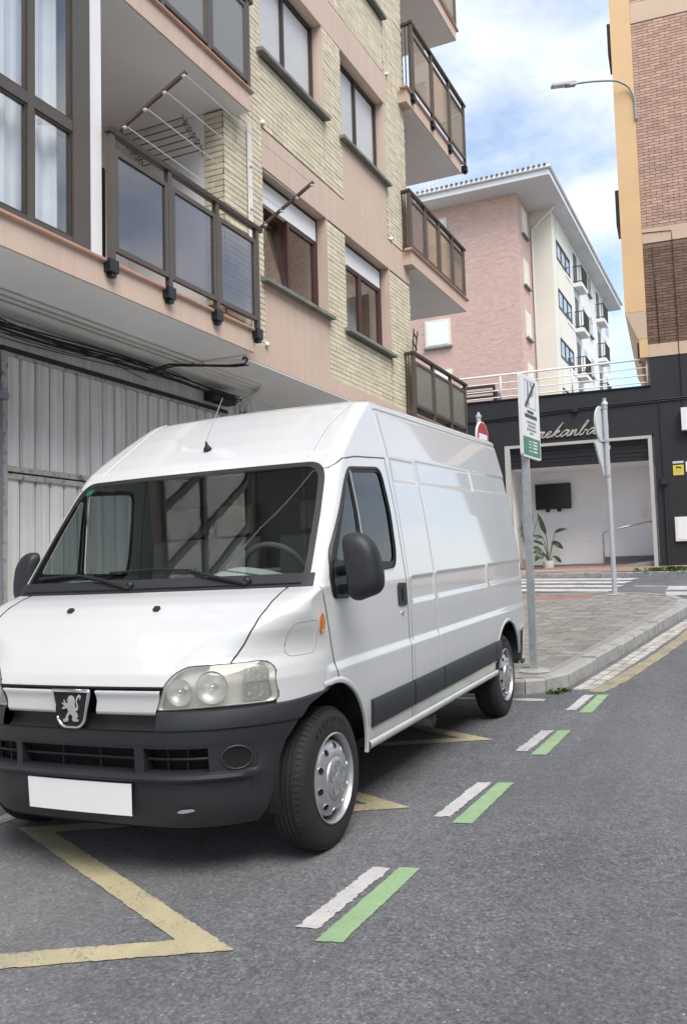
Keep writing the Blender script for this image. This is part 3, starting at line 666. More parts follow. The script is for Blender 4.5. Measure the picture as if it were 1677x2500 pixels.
# conduits under the soffit
for i, x in enumerate((-5.50, -5.62, -5.72)):
    q = MB(); p = [(x, 3.0, 3.832), (x, 9.35 + i * .12, 3.832), (x - .12, 9.5 + i * .12, 3.80), (-6.03, 9.62 + i * .13, 3.7), (-6.03, 9.62 + i * .13, 3.4), (-6.03, 9.56 + i * .13, 3.3), (-6.03, 9.56 + i * .13, 2.4)]
    q.tube(p, .016, 8); part('conduit', q, 'conduit', bl, smooth=True)
# cable bundle along the garage lintel
cb = thing('cable_bundle', 'tangled bundle of black cables clipped along the white wall above the garage door', 'cables', (-5.95, 6, 3.66))
for i in range(15):
    x0 = -5.99 + rng.uniform(0, .11); z0 = 3.74 + rng.uniform(-.06, .06); q = MB(); p = []; n = 26; y0, y1 = (3.0, 9.5) if i < 8 else (rng.uniform(3.5, 6), rng.uniform(7.5, 9.5))
    ph = rng.uniform(0, 6.28); sg = rng.uniform(.01, .05) if i < 10 else rng.uniform(.08, .16); k_ = rng.uniform(.7, 1.6)
    for j in range(n + 1):
        t = j / n; y = y0 + (y1 - y0) * t; p.append((x0 + .03 * math.sin(ph + t * 7), y, z0 - sg * abs(math.sin(math.pi * t * k_)) + .02 * math.sin(ph + t * 11)))
    q.tube(p, .005 if i > 4 else .0085, 5); part('cable', q, 'cable', cb, smooth=True)
q = MB(); q.tube([(-5.93, 7.6, 3.70), (-5.75, 7.8, 3.80), (-5.5, 8.0, 3.80), (-5.2, 8.15, 3.79), (-5.03, 8.22, 3.80), (-4.985, 8.20, 3.845), (-4.98, 8.16, 3.855), (-5.0, 8.12, 3.83)], .012, 6); q.tube([(-5.93, 7.62, 3.69), (-5.7, 7.84, 3.785), (-5.45, 8.02, 3.79), (-5.15, 8.17, 3.775), (-5.0, 8.25, 3.79)], .009, 6); part('cable', q, 'cable', cb, smooth=True)
q = MB(); q.box(-6.04, -5.9, 8.9, 9.4, 3.62, 3.74); part('junction_box', q, 'cable', cb)
# clothes line between two poles on the first floor railing
cl = thing('clothes_line', 'white clothes lines strung between two brown poles on the first floor railing', 'clothes line', (-4.78, 5.77, 5.28))
tipA, tipB = np.array((-4.03, 5.75, 5.60)), np.array((-4.06, 8.10, 5.63)); bA, bB = np.array((-4.78, 5.78, 5.285)), np.array((-4.78, 8.17, 5.285))
for a, t_ in ((bA, tipA), (bB, tipB)):
    q = MB(); q.bar(a, t_, .028, .028); part('pole', q, 'pole_rust', cl)
for f_l in (.12, .42, .70, .97):
    a, c = bA + (tipA - bA) * f_l, bB + (tipB - bB) * f_l; q = MB(); m_ = (a + c) / 2 - np.array((0, 0, .02)); q.tube([a, m_, c], .0045, 6); part('line', q, 'wire_white', cl)
    for e in (a, c):
        q = MB(); q.lathe([(0, -.02), (.016, -.014), (.016, .014), (0, .02)], e - np.array((0, 0, .02)), (1, 0, 0), (0, 1, 0), 10); part('hook', q, 'wire_white', cl, smooth=True)
# folding airer on the loggia side wall
ar = thing('wall_airer', 'folding wire clothes airer fixed to the white loggia wall', 'drying rack', (-5.6, 7.82, 6.2))
for i in range(6):
    z, dy = 6.28 - .036 * i, .47 - .074 * i; q = MB(); q.tube([(-6.02, 7.82 - dy, z), (-5.2, 7.82 - dy, z)], .006, 6); part('bar', q, 'wire_dark', ar)
for xx in (-6.0, -5.21):
    q = MB()
    for i in range(5):
        a, c = np.array((xx, 7.35 + .074 * i, 6.28 - .036 * i)), np.array((xx, 7.35 + .074 * (i + 1), 6.28 - .036 * (i + 1)))
        q.tube([a + (0, 0, .05), c - (0, 0, .08)], .005, 5); q.tube([a - (0, 0, .08), c + (0, 0, .05)], .005, 5)
    part('scissor_arm', q, 'wire_dark', ar)
an = thing('balcony_bracket', 'small rusty folding bracket above the lowest corner balcony railing', 'bracket', (-4.86, 13.2, 5.02))
q = MB()
for a, c in (((13.14, 5.02), (13.22, 5.42)), ((13.26, 5.02), (13.40, 5.42)), ((13.14, 5.2), (13.34, 5.1)), ((13.20, 5.36), (13.36, 5.28))): q.bar((-4.86, a[0], a[1]), (-4.86, c[0], c[1]), .02, .02, up=(1, 0, 0))
part('strut', q, 'wire_dark', an)
# things stored behind the balcony glass
q = MB(); [q.box(-5.0 - .12 * i, -4.93 - .1 * i, 5.70 + .05 * i, 5.80 + .06 * i, 4.13, 5.0 + .1 * math.sin(i)) for i in range(3)]; tag(part('folded_chair', q, 'cable'), 'dark folded chairs behind the railing next to the white column', 'chair')
q = MB(); q.box(-4.97, -4.86, 7.3, 7.95, 4.125, 4.19); tag(part('balcony_planter', q, 'pot_terracotta'), 'low red planter at the foot of the smoked glass railing', 'planter')

# ------------------------------------------------------------------ house across the street (behind the camera's right shoulder, mirrored in the panes)
op = thing('facing_house', 'pink house across the street mirrored in the balcony glass', 'building', (9.5, 4, gz(8, 4)))
bx('wall', 'plaster_pink', (9.500, 17, -16, 17, -1.5, 13.5), parent=op)
bx('ground_floor', 'plaster_white', (9.450, 9.600, -16, 17, -1.5, 3.6), parent=op)
for z in (3.7, 6.5, 9.3):
    for y in (-9, -2.5, 4, 10.5):
        bx('balcony_slab', 'plaster_pink', (8.600, 9.500, y, y + 3.2, z, z + .22), parent=op)
        rr = MB(); rr.box(8.620, 8.660, y, y + 3.2, z + 1.1, z + 1.16); rr.box(8.620, 8.660, y, y + 3.2, z + .3, z + .35); [rr.box(8.625, 8.655, y + .8 * i, y + .8 * i + .05, z + .2, z + 1.1) for i in range(5)]; part('railing', rr, 'bronze_dark', op)
        w = bx('window', 'bronze_dark', (9.460, 9.530, y + 4.1, y + 5.7, z + .95, z + 2.35), parent=op)
        s = MB(); s.box(9.440, 9.500, y + 4.16, y + 4.87, z + 1.0, z + 2.3); s.box(9.440, 9.500, y + 4.93, y + 5.64, z + 1.0, z + 2.3); part('shutter', s, 'shutter_white', w)
        w = bx('balcony_door', 'bronze_dark', (9.460, 9.530, y + .6, y + 2.4, z + .23, z + 2.35), parent=op)
        s = MB(); s.box(9.440, 9.500, y + .68, y + 2.32, z + 1.2, z + 2.3); part('shutter', s, 'shutter_white', w)

# ------------------------------------------------------------------ bar, right-hand house (same plane, turned 4.5 degrees)
KS = .8936; PB = np.array((-2.261, 22.209, 1.404)); tb = math.radians(4.5); EB = np.array((math.cos(tb), math.sin(tb), 0)); NB = np.array((-math.sin(tb), math.cos(tb), 0)); ZB = np.array((0, 0, 1.))
def B3(s, z, d=0): return PB + EB * s + NB * d + np.array((0, 0, z - 1.404))       # d > 0 goes into the building
class BB(MB):
    def bb(s, s0, s1, z0, z1, d0, d1):
        o = B3((s0 + s1) / 2, (z0 + z1) / 2, (d0 + d1) / 2); return s.obox(o, EB, NB, ZB, (s1 - s0) / 2, abs(d1 - d0) / 2, (z1 - z0) / 2)
def bb(name, m, root, *rs, **k):
    q = BB(); [q.bb(*r) for r in rs]; return part(name, q, m, root, **k)
bar = thing('bar_building', 'single storey black fronted bar with open white lobby and roof terrace', 'building', B3(-2, 1.40))
OS0, OS1, OZ = -3.32, .035, 4.56
bb('front_wall', 'black_wall', bar, (-12, OS0 - .13, 0, 5.83, 0, .3), (OS0 - .13, OS1 + .13, OZ + .075, 5.83, 0, .3))
bb('parapet_cap', 'black_slat', bar, (-12, .17, 5.832, 5.86, -.03, .32))
bb('roof', 'beige_render', bar, (-12, .16, 5.6, 5.78, .3, 9))
bb('door_frame', 'frame_grey', bar, (OS0 - .128, OS0, 1.3, OZ + .072, -.02, .22), (OS1, OS1 + .09, 1.3, OZ + .072, -.02, .22), (OS0, OS1, OZ, OZ + .070, -.019, .22))
for i in range(5):
    z0 = 4.035 + i * .105; bb('shutter_slat', 'black_slat', bar, (OS0 + .01, OS1 - .01, z0, z0 + .097, .10 + .012 * (i % 2), .16))
bb('lobby_wall', 'bar_wall', bar, (OS0 - .3, OS1 + .2, 1.2, 4.9, 1.75, 1.85), (OS0 - .4, OS0 - .02, 1.2, 4.9, .3, 1.75), (OS1 + .02, OS1 + .12, 1.2, 4.9, .3, 1.75))
bb('lobby_ceiling', 'bar_wall', bar, (OS0 - .3, OS1 + .2, 4.06, 4.12, .2, 1.75))
bb('lobby_floor', 'frame_grey', bar, (OS0 - .3, OS1 + .2, 1.2, 1.43, -.05, 1.75))
for i in range(6): bb('skirting_tile', 'skirting', bar, (OS0 + .005 + i * .56, OS0 + .55 + i * .56, 1.43, 1.57, 1.73, 1.749))
q = BB(); sA, sB = -1.25, OS1 + .02; V = [B3(s, z, d) for s, z, d in ((sA, 1.432, .2), (sB, 1.432, .2), (sB, 1.60, .2), (sA, 1.435, 1.72), (sB, 1.435, 1.72), (sB, 1.60, 1.72))]
q.add(V, [(0, 1, 2), (5, 4, 3), (0, 2, 5, 3), (1, 4, 5, 2)]); part('ramp', q, 'paver', bar)
q = BB(); q.bb(sA, sB, 1.6, 1.74, 1.70, 1.728); part('skirting_tile', q, 'skirting', bar)
q = MB(); q.tube([B3(-1.19, 1.43, .9), B3(-1.19, 2.28, .9), B3(-1.15, 2.36, .9), B3(-1.05, 2.395, .9), B3(OS1 + .02, 2.60, .9)], .024, 10); part('hand_rail', q, 'steel', bar, smooth=True)
q = BB(); q.bb(-.26, -.15, 2.75, 2.98, 1.71, 1.748); part('wall_telephone', q, 'white_paint', bar); q = BB(); q.bb(-1.62, -1.53, 2.13, 2.2, 1.735, 1.748); part('wall_socket', q, 'white_paint', bar)
q = MB(); z = 5.45; q.tube([B3(-12, z - .12, -.02), B3(-4, z - .1, -.02), B3(-2.2, z - .01, -.03), B3(-1, z + .02, -.025), B3(.1, z + .03, -.02), B3(1.6, z + .05, -.02)], .016, 6); q.tube([B3(-12, z - .17, -.02), B3(-3, z - .13, -.02), B3(-1.6, z - .04, -.03), B3(-.6, z - .02, -.03), B3(1.6, z, -.02)], .012, 6); part('cable', q, 'cable', bar, smooth=True)
q = BB(); q.bb(-1.70, -1.57, 5.36, 5.46, -.10, -.002); part('spotlight', q, 'cable', bar)
# terrace railing on the parapet
rl = part('terrace_railing', (lambda q: (q.tube([B3(-12, 6.49, .1), B3(.16, 6.54, .1)], .028, 8), q)[-1])(MB()), 'white_paint', bar, smooth=True)
for z in (5.94, 6.12, 6.31):
    q = MB(); q.tube([B3(-12, z - .03, .1), B3(.16, z + .02, .1)], .015, 8); part('rail', q, 'white_paint', rl, smooth=True)
for s in (-11, -9, -7, -5.2, -3.5, -1.69, .1):
    q = MB(); q.tube([B3(s, 5.84, .1), B3(s, 6.5, .1)], .02, 8); part('post', q, 'white_paint', rl, smooth=True)
tw = thing('terrace_bench', 'dark slatted bench standing behind the white terrace railing', 'bench', B3(-4.2, 5.79, .5))
for z in (5.92, 6.06, 6.20, 6.34): 
    q = BB(); q.bb(-5.6, -3.72, z - .035, z + .035, .45, .50); part('slat', q, 'bronze_dark', tw)
for s in (-5.5, -4.6, -3.78): q = BB(); q.bb(s, s + .06, 5.78, 6.38, .50, .54); part('leg', q, 'bronze_dark', tw)
q = BB(); q.bb(-3.72, -3.66, 5.78, 6.2, .45, .9); part('end_frame', q, 'bronze_dark', tw)
# script lettering over the opening (drawn as bent metal strokes)
sg = thing('bar_sign', 'bent metal script lettering over the bar entrance', 'sign', B3(-1.9, 4.75, -.03))
LET = {'r': [[(0, .08), (.10, .34), (.07, .46), (.16, .40), (.26, .42), (.17, .12), (.22, .02), (.34, .10)]],
       'e': [[(-.02, .06), (.14, .18), (.26, .32), (.24, .42), (.14, .36), (.06, .16), (.12, .02), (.26, .06), (.36, .16)]],
       'k': [[(-.02, .02), (.16, .42), (.36, .92), (.40, .98), (.36, .90), (.06, .02)], [(.12, .20), (.28, .42), (.32, .38), (.16, .22), (.26, .02), (.40, .12)]],
       'a': [[(.34, .40), (.22, .44), (.06, .26), (.02, .08), (.10, .02), (.24, .18), (.36, .42), (.30, .12), (.34, .02), (.46, .12)]],
       'n': [[(-.02, .02), (.10, .40), (.12, .30), (.04, .04), (.16, .30), (.26, .42), (.27, .34), (.22, .10), (.28, .02), (.38, .10)]],
       'b': [[(.0, .06), (.16, .44), (.34, .92), (.30, .98), (.20, .72), (.08, .22), (.10, .02), (.22, .10), (.28, .30), (.34, .36), (.40, .32)]]}
def crom(P, n=5):
    P = [np.array(p) for p in P]; out = []
    for i in range(len(P) - 1):
        a, b_, c, d = P[max(i - 1, 0)], P[i], P[i + 1], P[min(i + 2, len(P) - 1)]
        for k in range(n):
            t = k / n; out.append(.5 * ((2 * b_) + (c - a) * t + (2 * a - 5 * b_ + 4 * c - d) * t * t + (3 * b_ - a - 3 * c + d) * t ** 3))
    return out + [P[-1]]
xs_ = -2.60; sc = .54
for ch in 'rekanba':
    q = MB(); w_ = {'r': .30, 'e': .33, 'k': .40, 'a': .42, 'n': .38, 'b': .38}[ch]
    for st in LET[ch]:
        P = crom(st); P = [(p[0] + .18 * p[1], p[1]) for p in P]; pts = [B3(xs_ + p[0] * sc, 4.76 + p[1] * sc * .66, -.035) for p in P]
        q.tube(pts, [.013 + .009 * abs(math.sin(i * .33)) for i in range(len(pts))], 6)
    part('letter', q, 'sign_letters', sg, smooth=True); xs_ += w_ * sc
# right-hand house
rh = thing('corner_house', 'tall house with orange render, pink and brown brick over a black ground floor', 'building', B3(2.5, 1.4))
RW = 4.6
bb('ground_wall', 'black_wall', rh, (OS1 + .13, RW, 0, 6.55, -.004, .32))
for r in ((.155, RW, 6.55, 6.86, -.02, .4), (.158, RW, 9.39, 9.76, -.02, .4), (.158, RW, 15.08, 15.6, -.02, .4)): bb('beige_band', 'beige_render', rh, r)
bb('core', 'mortar_dark', rh, (.15, RW, 6.56, 19., .006, 8))
q = MB(); pr = [(-.34, 7.71), (-.34, 19.), (.154, 19.), (.154, 7.71)]; q.prism(pr, lambda u, v, d: B3(u, v, d), -.035, 8); part('orange_bay', q, 'orange_render', rh)
q = MB(); q.prism([(-.338, 7.705), (.152, 7.705), (.152, 7.02), (-.06, 7.02)], lambda u, v, d: B3(u, v, d), -.033, 8); part('bay_corbel', q, 'beige_render', rh, label='beige tapered corbel under the orange bay')
bb('lower_bay', 'orange_render', rh, (-.045, .153, 6.556, 7.015, -.03, 8))
for r in ((-.43, -.345, 14.55, 15.35, .2, 1.2), (-.44, -.345, 10.05, 10.95, .2, 1.2), (-.10, -.05, 6.65, 6.98, .2, 1.)): bb('bay_shutter', 'bronze_dark', rh, r)
bx2 = []
for z0, z1, kind in ((6.865, 9.385, 'brown'), (9.765, 15.075, 'pink'), (15.605, 18.8, 'pink')):
    k = 0; z = z0 + .004
    while z + .062 <= z1:
        s = .16 + (-.13 if k % 2 else 0)
        while s < RW:
            a, c = max(s, .158), min(s + .252, RW)
            if c - a > .03: bx2.append((a, c, z, z + .062, kind))
            s += .26
        z += .0745; k += 1
near = sorted([q for q in bx2 if inframe(B3(q[0], q[2]), 0)], key=lambda q: (Vector(B3(q[0], q[2])) - CAM_C).length)[:300]; ns = set(near)
pm, bm_ = BB(), BB(); cache2 = {}
for q in bx2:
    dark = q[4] == 'brown' or (9.765 < q[2] < 11.6 and rng.random() < .62 * (1 - (q[2] - 9.765) / 1.9)); m_ = 'brick_brown' if q[4] == 'brown' else 'brick_pink'
    if q in ns:
        key = (round(q[1] - q[0], 2), m_)
        if key not in cache2:
            t = BB(); w = key[0] - .002; t.obox(EB * w / 2 + ZB * .031, EB, NB, ZB, w / 2, .012, .031); cache2[key] = mesh('brick', t.v, t.f, m_)
        o = link('brick', cache2[key], rh); o.location = INV[rh] @ Vector(B3(q[0], q[2], -.002))
    else: (bm_ if m_ == 'brick_brown' else pm).bb(q[0], q[1] - .001, q[2], q[3], -.014, .012)
part('pink_brick_mass', pm, 'brick_pink', rh, kind='stuff'); part('brown_brick_mass', bm_, 'brick_brown', rh, kind='stuff')
q = MB(); q.tube([B3(.36, 1.45, -.03), B3(.36, 3.40, -.03)], .03, 8); q.tube([B3(.36, 3.4, -.03), B3(.335, 5.42, -.03)], .012, 6); part('down_pipe', q, 'black_wall', rh)
q = BB(); q.bb(.29, .43, 3.40, 3.60, -.12, -.005); part('junction_box', q, 'black_wall', rh)
q = MB(); q.tube([B3(.42, 6.86, -.03), B3(.40, 8.2, -.035), B3(.37, 9.3, -.03)], .009, 6); q.tube([B3(.86, 5.0, -.03), B3(.84, 9.4, -.03), B3(.83, 9.62, -.03), B3(.16, 9.66, -.03)], .008, 6); part('cable', q, 'cable', rh, smooth=True)
bb('meter_cabinet', 'white_paint', rh, (.545, 1.35, 2.03, 2.61, -.06, -.006)); bb('cabinet_door', 'shutter_white', rh, (.60, 1.31, 2.07, 2.57, -.068, -.061))
lb = thing('light_box_sign', 'white light box sign at the right end of the black wall', 'sign', B3(1.1, 4.66, -.1))
bb('casing', 'sign_white', lb, (.815, 1.7, 4.67, 5.21, -.20, -.006)); bb('face_mark', 'sign_grey', lb, (.95, 1.4, 4.78, 4.92, -.204, -.2005))
cn = thing('camera_notice', 'yellow video surveillance notice on the black wall', 'notice', B3(.7, 3.64, -.01))
bb('plate', 'black_slat', cn, (.555, .825, 3.60, 3.965, -.012, -.005)); bb('yellow_field', 'notice_yellow', cn, (.57, .81, 3.615, 3.86, -.0155, -.0125)); bb('white_header', 'sign_white', cn, (.57, .81, 3.90, 3.95, -.0155, -.0125))
q = BB(); q.obox(B3(.70, 3.80, -.017), EB * .95 - ZB * .3, NB, ZB * .95 + EB * .3, .06, .0012, .016); q.bb(.64, .66, 3.76, 3.80, -.018, -.0158); part('camera_symbol', q, 'sign_black', cn)
bb('print_line', 'sign_grey', cn, (.60, .78, 3.72, 3.727, -.0165, -.0157), (.60, .78, 3.69, 3.697, -.0165, -.0157), (.60, .76, 3.66, 3.667, -.0165, -.0157), (.59, .79, 3.918, 3.932, -.0165, -.0157))
tag(bb('white_notice', 'sign_white', None, (.855, 1.1, 3.68, 3.93, -.013, -.006)), 'white paper notice right of the yellow notice', 'notice')

# ------------------------------------------------------------------ distant pink brick block behind the bar
pk = thing('brick_apartment_block', 'pink brick apartment block with wide white eaves behind the bar', 'building', (-14, 50, 5))
XC, ZT = -10.5, 21.6
bx('brick_wall', 'far_brick', (-34, XC, 45, 47.95, 2, ZT), parent=pk)
bx('cream_wall', 'cream_render', (-34, -9.3, 48.0, 51.6, 2, ZT), (-34, -9.9, 51.6, 53.2, 2, ZT), parent=pk)
bx('white_wall', 'far_white', (-34, -9.3, 53.2, 68.5, 2, ZT), parent=pk)
EV = MB(); ex0, ex1, ey0, ey1 = -35.3, -8.53, 43.74, 69.8
EV.box(ex0, ex1, ey0, ey1, ZT, ZT + .16); part('eave_soffit', EV, 'eave_white', pk)
q = MB(); q.box(ex0, ex1 + .06, ey0 - .08, ey0, ZT + .02, ZT + .42); q.box(ex1, ex1 + .08, ey0, ey1, ZT + .02, ZT + .42); part('fascia', q, 'eave_white', pk)
q = MB(); q.tube([(ex0, ey0 - .16, ZT + .40), (ex1 + .14, ey0 - .16, ZT + .40), (ex1 + .14, ey1, ZT + .40)], .09, 8); q.tube([(ex1 + .10, 47.4, ZT + .3), (XC + .1, 48.0 - .05, ZT - 1.0), (XC + .1, 47.95, ZT - 1.2), (XC + .1, 47.95, 3)], .06, 6); part('gutter', q, 'eave_white', pk, smooth=True)
q = MB(); q.add([(ex0, ey0 - .2, ZT + .45), (ex1 + .2, ey0 - .2, ZT + .45), (ex1 + .2, ey1, ZT + .45), (ex0, ey1, ZT + .45), ((ex0 + ex1) / 2, ey0 + 12, ZT + 3.6), ((ex0 + ex1) / 2, ey1 - 12, ZT + 3.6)], [(0, 1, 4), (1, 2, 5, 4), (2, 3, 5), (3, 0, 4, 5)]); part('roof', q, 'roof_tile', pk)
tm = MB(); tm.lathe([(.0, .0), (.075, .0), (.07, .9)], (0, 0, 0), (0, 1, .12), (1, 0, 0), 10); tme = mesh('roof_tile', tm.v, tm.f, 'roof_tile', smooth=False)
for i in range(84):
    o = link('roof_tile', tme, pk); o.location = INV[pk] @ Vector((ex1 - .1 - i * .275, ey0 - .26, ZT + .50))
def fwin(p0, p1, z0, z1, horiz, m='shutter_white', shut=True):
    """p0,p1 along x (front) or y (side)"""
    q = MB(); s = MB(); sill = MB()
    if horiz:
        q.box(p0, p1, 44.93, 45.05, z0, z1); s.box(p0 + .13, p1 - .13, 44.90, 44.96, z0 + .1, z1 - .13); sill.box(p0 - .06, p1 + .06, 44.80, 45.05, z0 - .12, z0 - .01)
    else:
        x = horiz_x; q.box(x - .05, x + .05, p0, p1, z0, z1); s.box(x, x + .08, p0 + .12, p1 - .12, z0 + .1, z1 - .12); sill.box(x - .05, x + .16, p0 - .05, p1 + .05, z0 - .1, z0 - .01)
    w = part('window', q, 'cream_render', pk); part('shutter', s, m, w); part('sill', sill, 'sill_stone', w)
for z in (8.2, 11.05, 13.87, 16.72, 19.55):
    fwin(-15.87, -14.39, z, z + 1.5, True); fwin(-21.5, -20, z, z + 1.5, True)
horiz_x = XC
for z in (8.3, 11.15, 14.0, 16.9, 19.75): fwin(45.95, 47.1, z, z + 1.45, False, 'cream_render')
horiz_x = -9.3
for lv in range(5):
    z = 19.15 - 2.85 * lv
    # recessed loggia with glass rail beside the cream wall
    q = MB(); q.box(-10.6, -9.28, 51.62, 55.1, z - .25, z); w = part('loggia_floor', q, 'far_white', pk)
    q = MB(); q.box(-9.32, -9.29, 49.2, 52.9, z + .08, z + 1.0); part('loggia_glass', q, 'glass_blue', w)
    q = MB(); q.box(-9.29, -9.25, 49.1, 53.0, z + 1.0, z + 1.06); q.box(-9.29, -9.25, 49.1, 53.0, z + .0, z + .06); [q.box(-9.285, -9.255, yy, yy + .05, z, z + 1.) for yy in (49.1, 50.35, 51.6, 52.9)]; part('loggia_rail', q, 'bronze_dark', w)
    q = MB(); q.box(-9.295, -9.27, 49.15, 53., z + 1.12, z + 2.5); part('loggia_shade', q, 'cream_render', w)
    for yb in (54.0, 62.6):     # projecting iron balconies
        q = MB(); q.box(-9.3, -8.75, yb, yb + 1.9, z - .25, z - .02); ba = part('balcony', q, 'far_white', pk)
        q = MB(); [q.box(-8.78, -8.74, yb + .02 + .23 * i, yb + .05 + .23 * i, z, z + 1.0) for i in range(9)]; [q.box(-9.25 + .16 * i, -9.22 + .16 * i, yb, yb + .04, z, z + 1.) for i in range(4)]
        q.box(-8.79, -8.73, yb, yb + 1.9, z + 1.0, z + 1.05); q.box(-9.3, -8.73, yb - .01, yb + .05, z + 1.0, z + 1.05); q.box(-9.3, -8.74, yb, yb + .04, z + .05, z + .1); part('railing', q, 'bronze_dark', ba)
        q = MB(); q.box(-9.33, -9.28, yb + .4, yb + 1.5, z, z + 2.1); part('balcony_door', q, 'bronze_dark', ba)
    for yb in (56.8, 59.3, 65.6): fwin(yb, yb + 1.15, z + .9, z + 2.25, False, 'glass_blue')
    q = MB(); q.box(-9.35, -9.28, 66.9, 68.4, z, z + 1.0); part('loggia_glass', q, 'glass_blue', pk)
ta = thing('roof_antenna', 'white television antenna on the pink block roof', 'antenna', (-15.6, 45.6, ZT + .7))
q = MB(); q.tube([(-15.6, 45.6, ZT + .5), (-15.6, 45.6, ZT + 2.1)], .035, 6); q.tube([(-16.1, 45.6, ZT + 1.7), (-15.0, 45.6, ZT + 1.8)], .025, 6)
for i in range(5): q.tube([(-16.05 + .24 * i, 45.6, ZT + 1.45), (-16.05 + .24 * i, 45.6, ZT + 2.05)], .018, 5)
part('mast', q, 'white_paint', ta)
q = MB(); q.box(-30, -24, 80, 90, 0, 15); q.box(4, 30, 70, 90, 2, 14)
# ------------------------------------------------------------------ white van (own frame: x to its visible side, y rearwards, z up; origin on the road under the front axle)
mat('van_white', (.64, .65, .66), .26, var=.025, scale=1.5, coat=1., kind='obj', stain=(2.2, .78, (.64, .63, .61)))
mat('van_black', (.021, .023, .028), .48, var=.18, scale=3, fine=.3, fscale=220, bmp=.25, bscale=260, kind='obj', stain=(6, .72, (.065, .067, .072)))
mat('rubber_seal', (.016, .016, .017), .5, var=.15, scale=6, kind='obj')
mat('gap_line', (.10, .10, .105), .8, var=.1, scale=6, kind='obj')
mat('gap_soft', (.32, .32, .32), .8, var=.1, scale=6, kind='obj')
mat('gap_black', (.010, .010, .011), .8, var=.1, scale=6, kind='obj')
mat('chrome', (.72, .73, .75), .14, metal=1., var=.04, scale=8, kind='obj')
mat('reflector', (.80, .80, .79), .42, metal=.9, var=.08, scale=30, kind='obj')
mat('lamp_clear', (.66, .66, .64), .3, var=.10, scale=20, kind='obj')
mat('lamp_dark', (.30, .30, .295), .25, metal=.3, var=.5, scale=70, kind='obj')
mat('amber', (.62, .19, .015), .25, var=.08, scale=20, kind='obj', coat=.5)
mat('rear_red', (.16, .012, .012), .3, var=.1, scale=20, kind='obj')
mat('tyre', (.013, .013, .0135), .78, var=.25, scale=9, fine=.3, fscale=90, kind='obj', stain=(5, .60, (.050, .046, .038)))
mat('rim_silver', (.50, .505, .52), .36, metal=.75, var=.09, scale=10, kind='obj', stain=(14, .68, (.20, .17, .14)))
mat('hole_black', (.004, .004, .004), .9, var=.1, scale=5, kind='obj')
mat('cabin_grey', (.10, .105, .11), .7, var=.1, scale=5, kind='obj')
mat('dash_light', (.36, .38, .38), .6, var=.05, scale=5, kind='obj')
mat('seat_cloth', (.20, .19, .175), .9, var=.15, scale=8, kind='obj')
mat('plate_white', (.85, .85, .86), .4, var=.02, scale=6, kind='obj')
mat('plate_blue', (.02, .06, .30), .4, var=.05, scale=6, kind='obj')
mat('underbody', (.012, .012, .012), .9, var=.3, scale=4, kind='obj')
mat('exhaust', (.36, .34, .32), .6, metal=.4, var=.25, scale=9, kind='obj')
glassmat('windscreen_glass', (.74, .82, .79), ior=1.52, k=.42); glassmat('lens_glass', (.93, .93, .90), ior=1.45, body=.30, bodycol=(.74, .73, .70))
glassmat('side_glass', (.30, .33, .34), ior=1.52, k=.75)

def grime(name, lo, hi, amt, col):
    m = MATS[name]; t = m.node_tree; p = t.nodes['Principled BSDF']; src = p.inputs['Base Color'].links[0].from_socket
    v = coords(t, 'obj'); sx = t.nodes.new('ShaderNodeSeparateXYZ'); t.links.new(v, sx.inputs[0]); mr = t.nodes.new('ShaderNodeMapRange'); t.links.new(sx.outputs['Z'], mr.inputs[0])
    mr.inputs[1].default_value = lo; mr.inputs[2].default_value = hi; mr.inputs[3].default_value = amt; mr.inputs[4].default_value = 0
    f = mixc(t, 1., mr.outputs[0], ramp(t, noise(t, v, 7, 6, .65), ((.3, (.25, .25, .25)), (.7, (1, 1, 1)))), 'MULTIPLY'); t.links.new(mixc(t, f, src, col), p.inputs['Base Color'])
grime('van_white', .36, .72, .55, (.34, .32, .29)); grime('van_black', .2, .45, .35, (.07, .067, .062)); grime('tyre', -1, 2, .18, (.07, .062, .05))
vo = Vector((-2.793, 3.765, .123)); vX = Vector((.99995, .0052, .0105)).normalized(); vY = Vector((-.0052, .99925, .0383)).normalized(); vZ = vX.cross(vY).normalized(); vX = vY.cross(vZ)
vo.z = gz(-2.79, 3.765) - .004
VM = Matrix(((vX[0], vY[0], vZ[0], vo[0]), (vX[1], vY[1], vZ[1], vo[1]), (vX[2], vY[2], vZ[2], vo[2]), (0, 0, 0, 1)))
van = thing('delivery_van', 'white high roof panel van with black bumper parked beside the brick building', 'van', mw=VM)
def vp(name, b, m, parent=None, **k): k.setdefault('local', True); return part(name, b, m, parent or van, **k)

Zw = [.20, .385, .55, .70, .82, 1.0, 1.223, 1.604, 1.966, 2.20, 2.266, 2.29, 2.31, 2.322, 2.33]
Ww = [.92, .940, .952, .960, .962, .963, .960, .918, .859, .803, .787, .755, .68, .45, .0]
Zc = [.20, .80, .85, .90, .97, 1.06, 1.13, 1.18, 1.215, 1.238, 1.30, 1.60, 1.885, 1.93, 2.02, 2.13, 2.22, 2.266, 2.29, 2.31, 2.322, 2.33]
Yc = [-.655, -.66, -.664, -.640, -.582, -.487, -.395, -.31, -.22, -.135, -.09, .125, .33, .372, .50, .675, .83, .915, .985, 1.10, 1.45, 2.2]
REAR = 3.87
def wz(z): return np.interp(z, Zw, Ww)
def ycz(z): return np.interp(z, Zc, Yc)
def shp(z):
    t = smooth01(.93, 1.20, z); return .07 + .0 * t, .45 + .46 * t, .55 - .48 * t
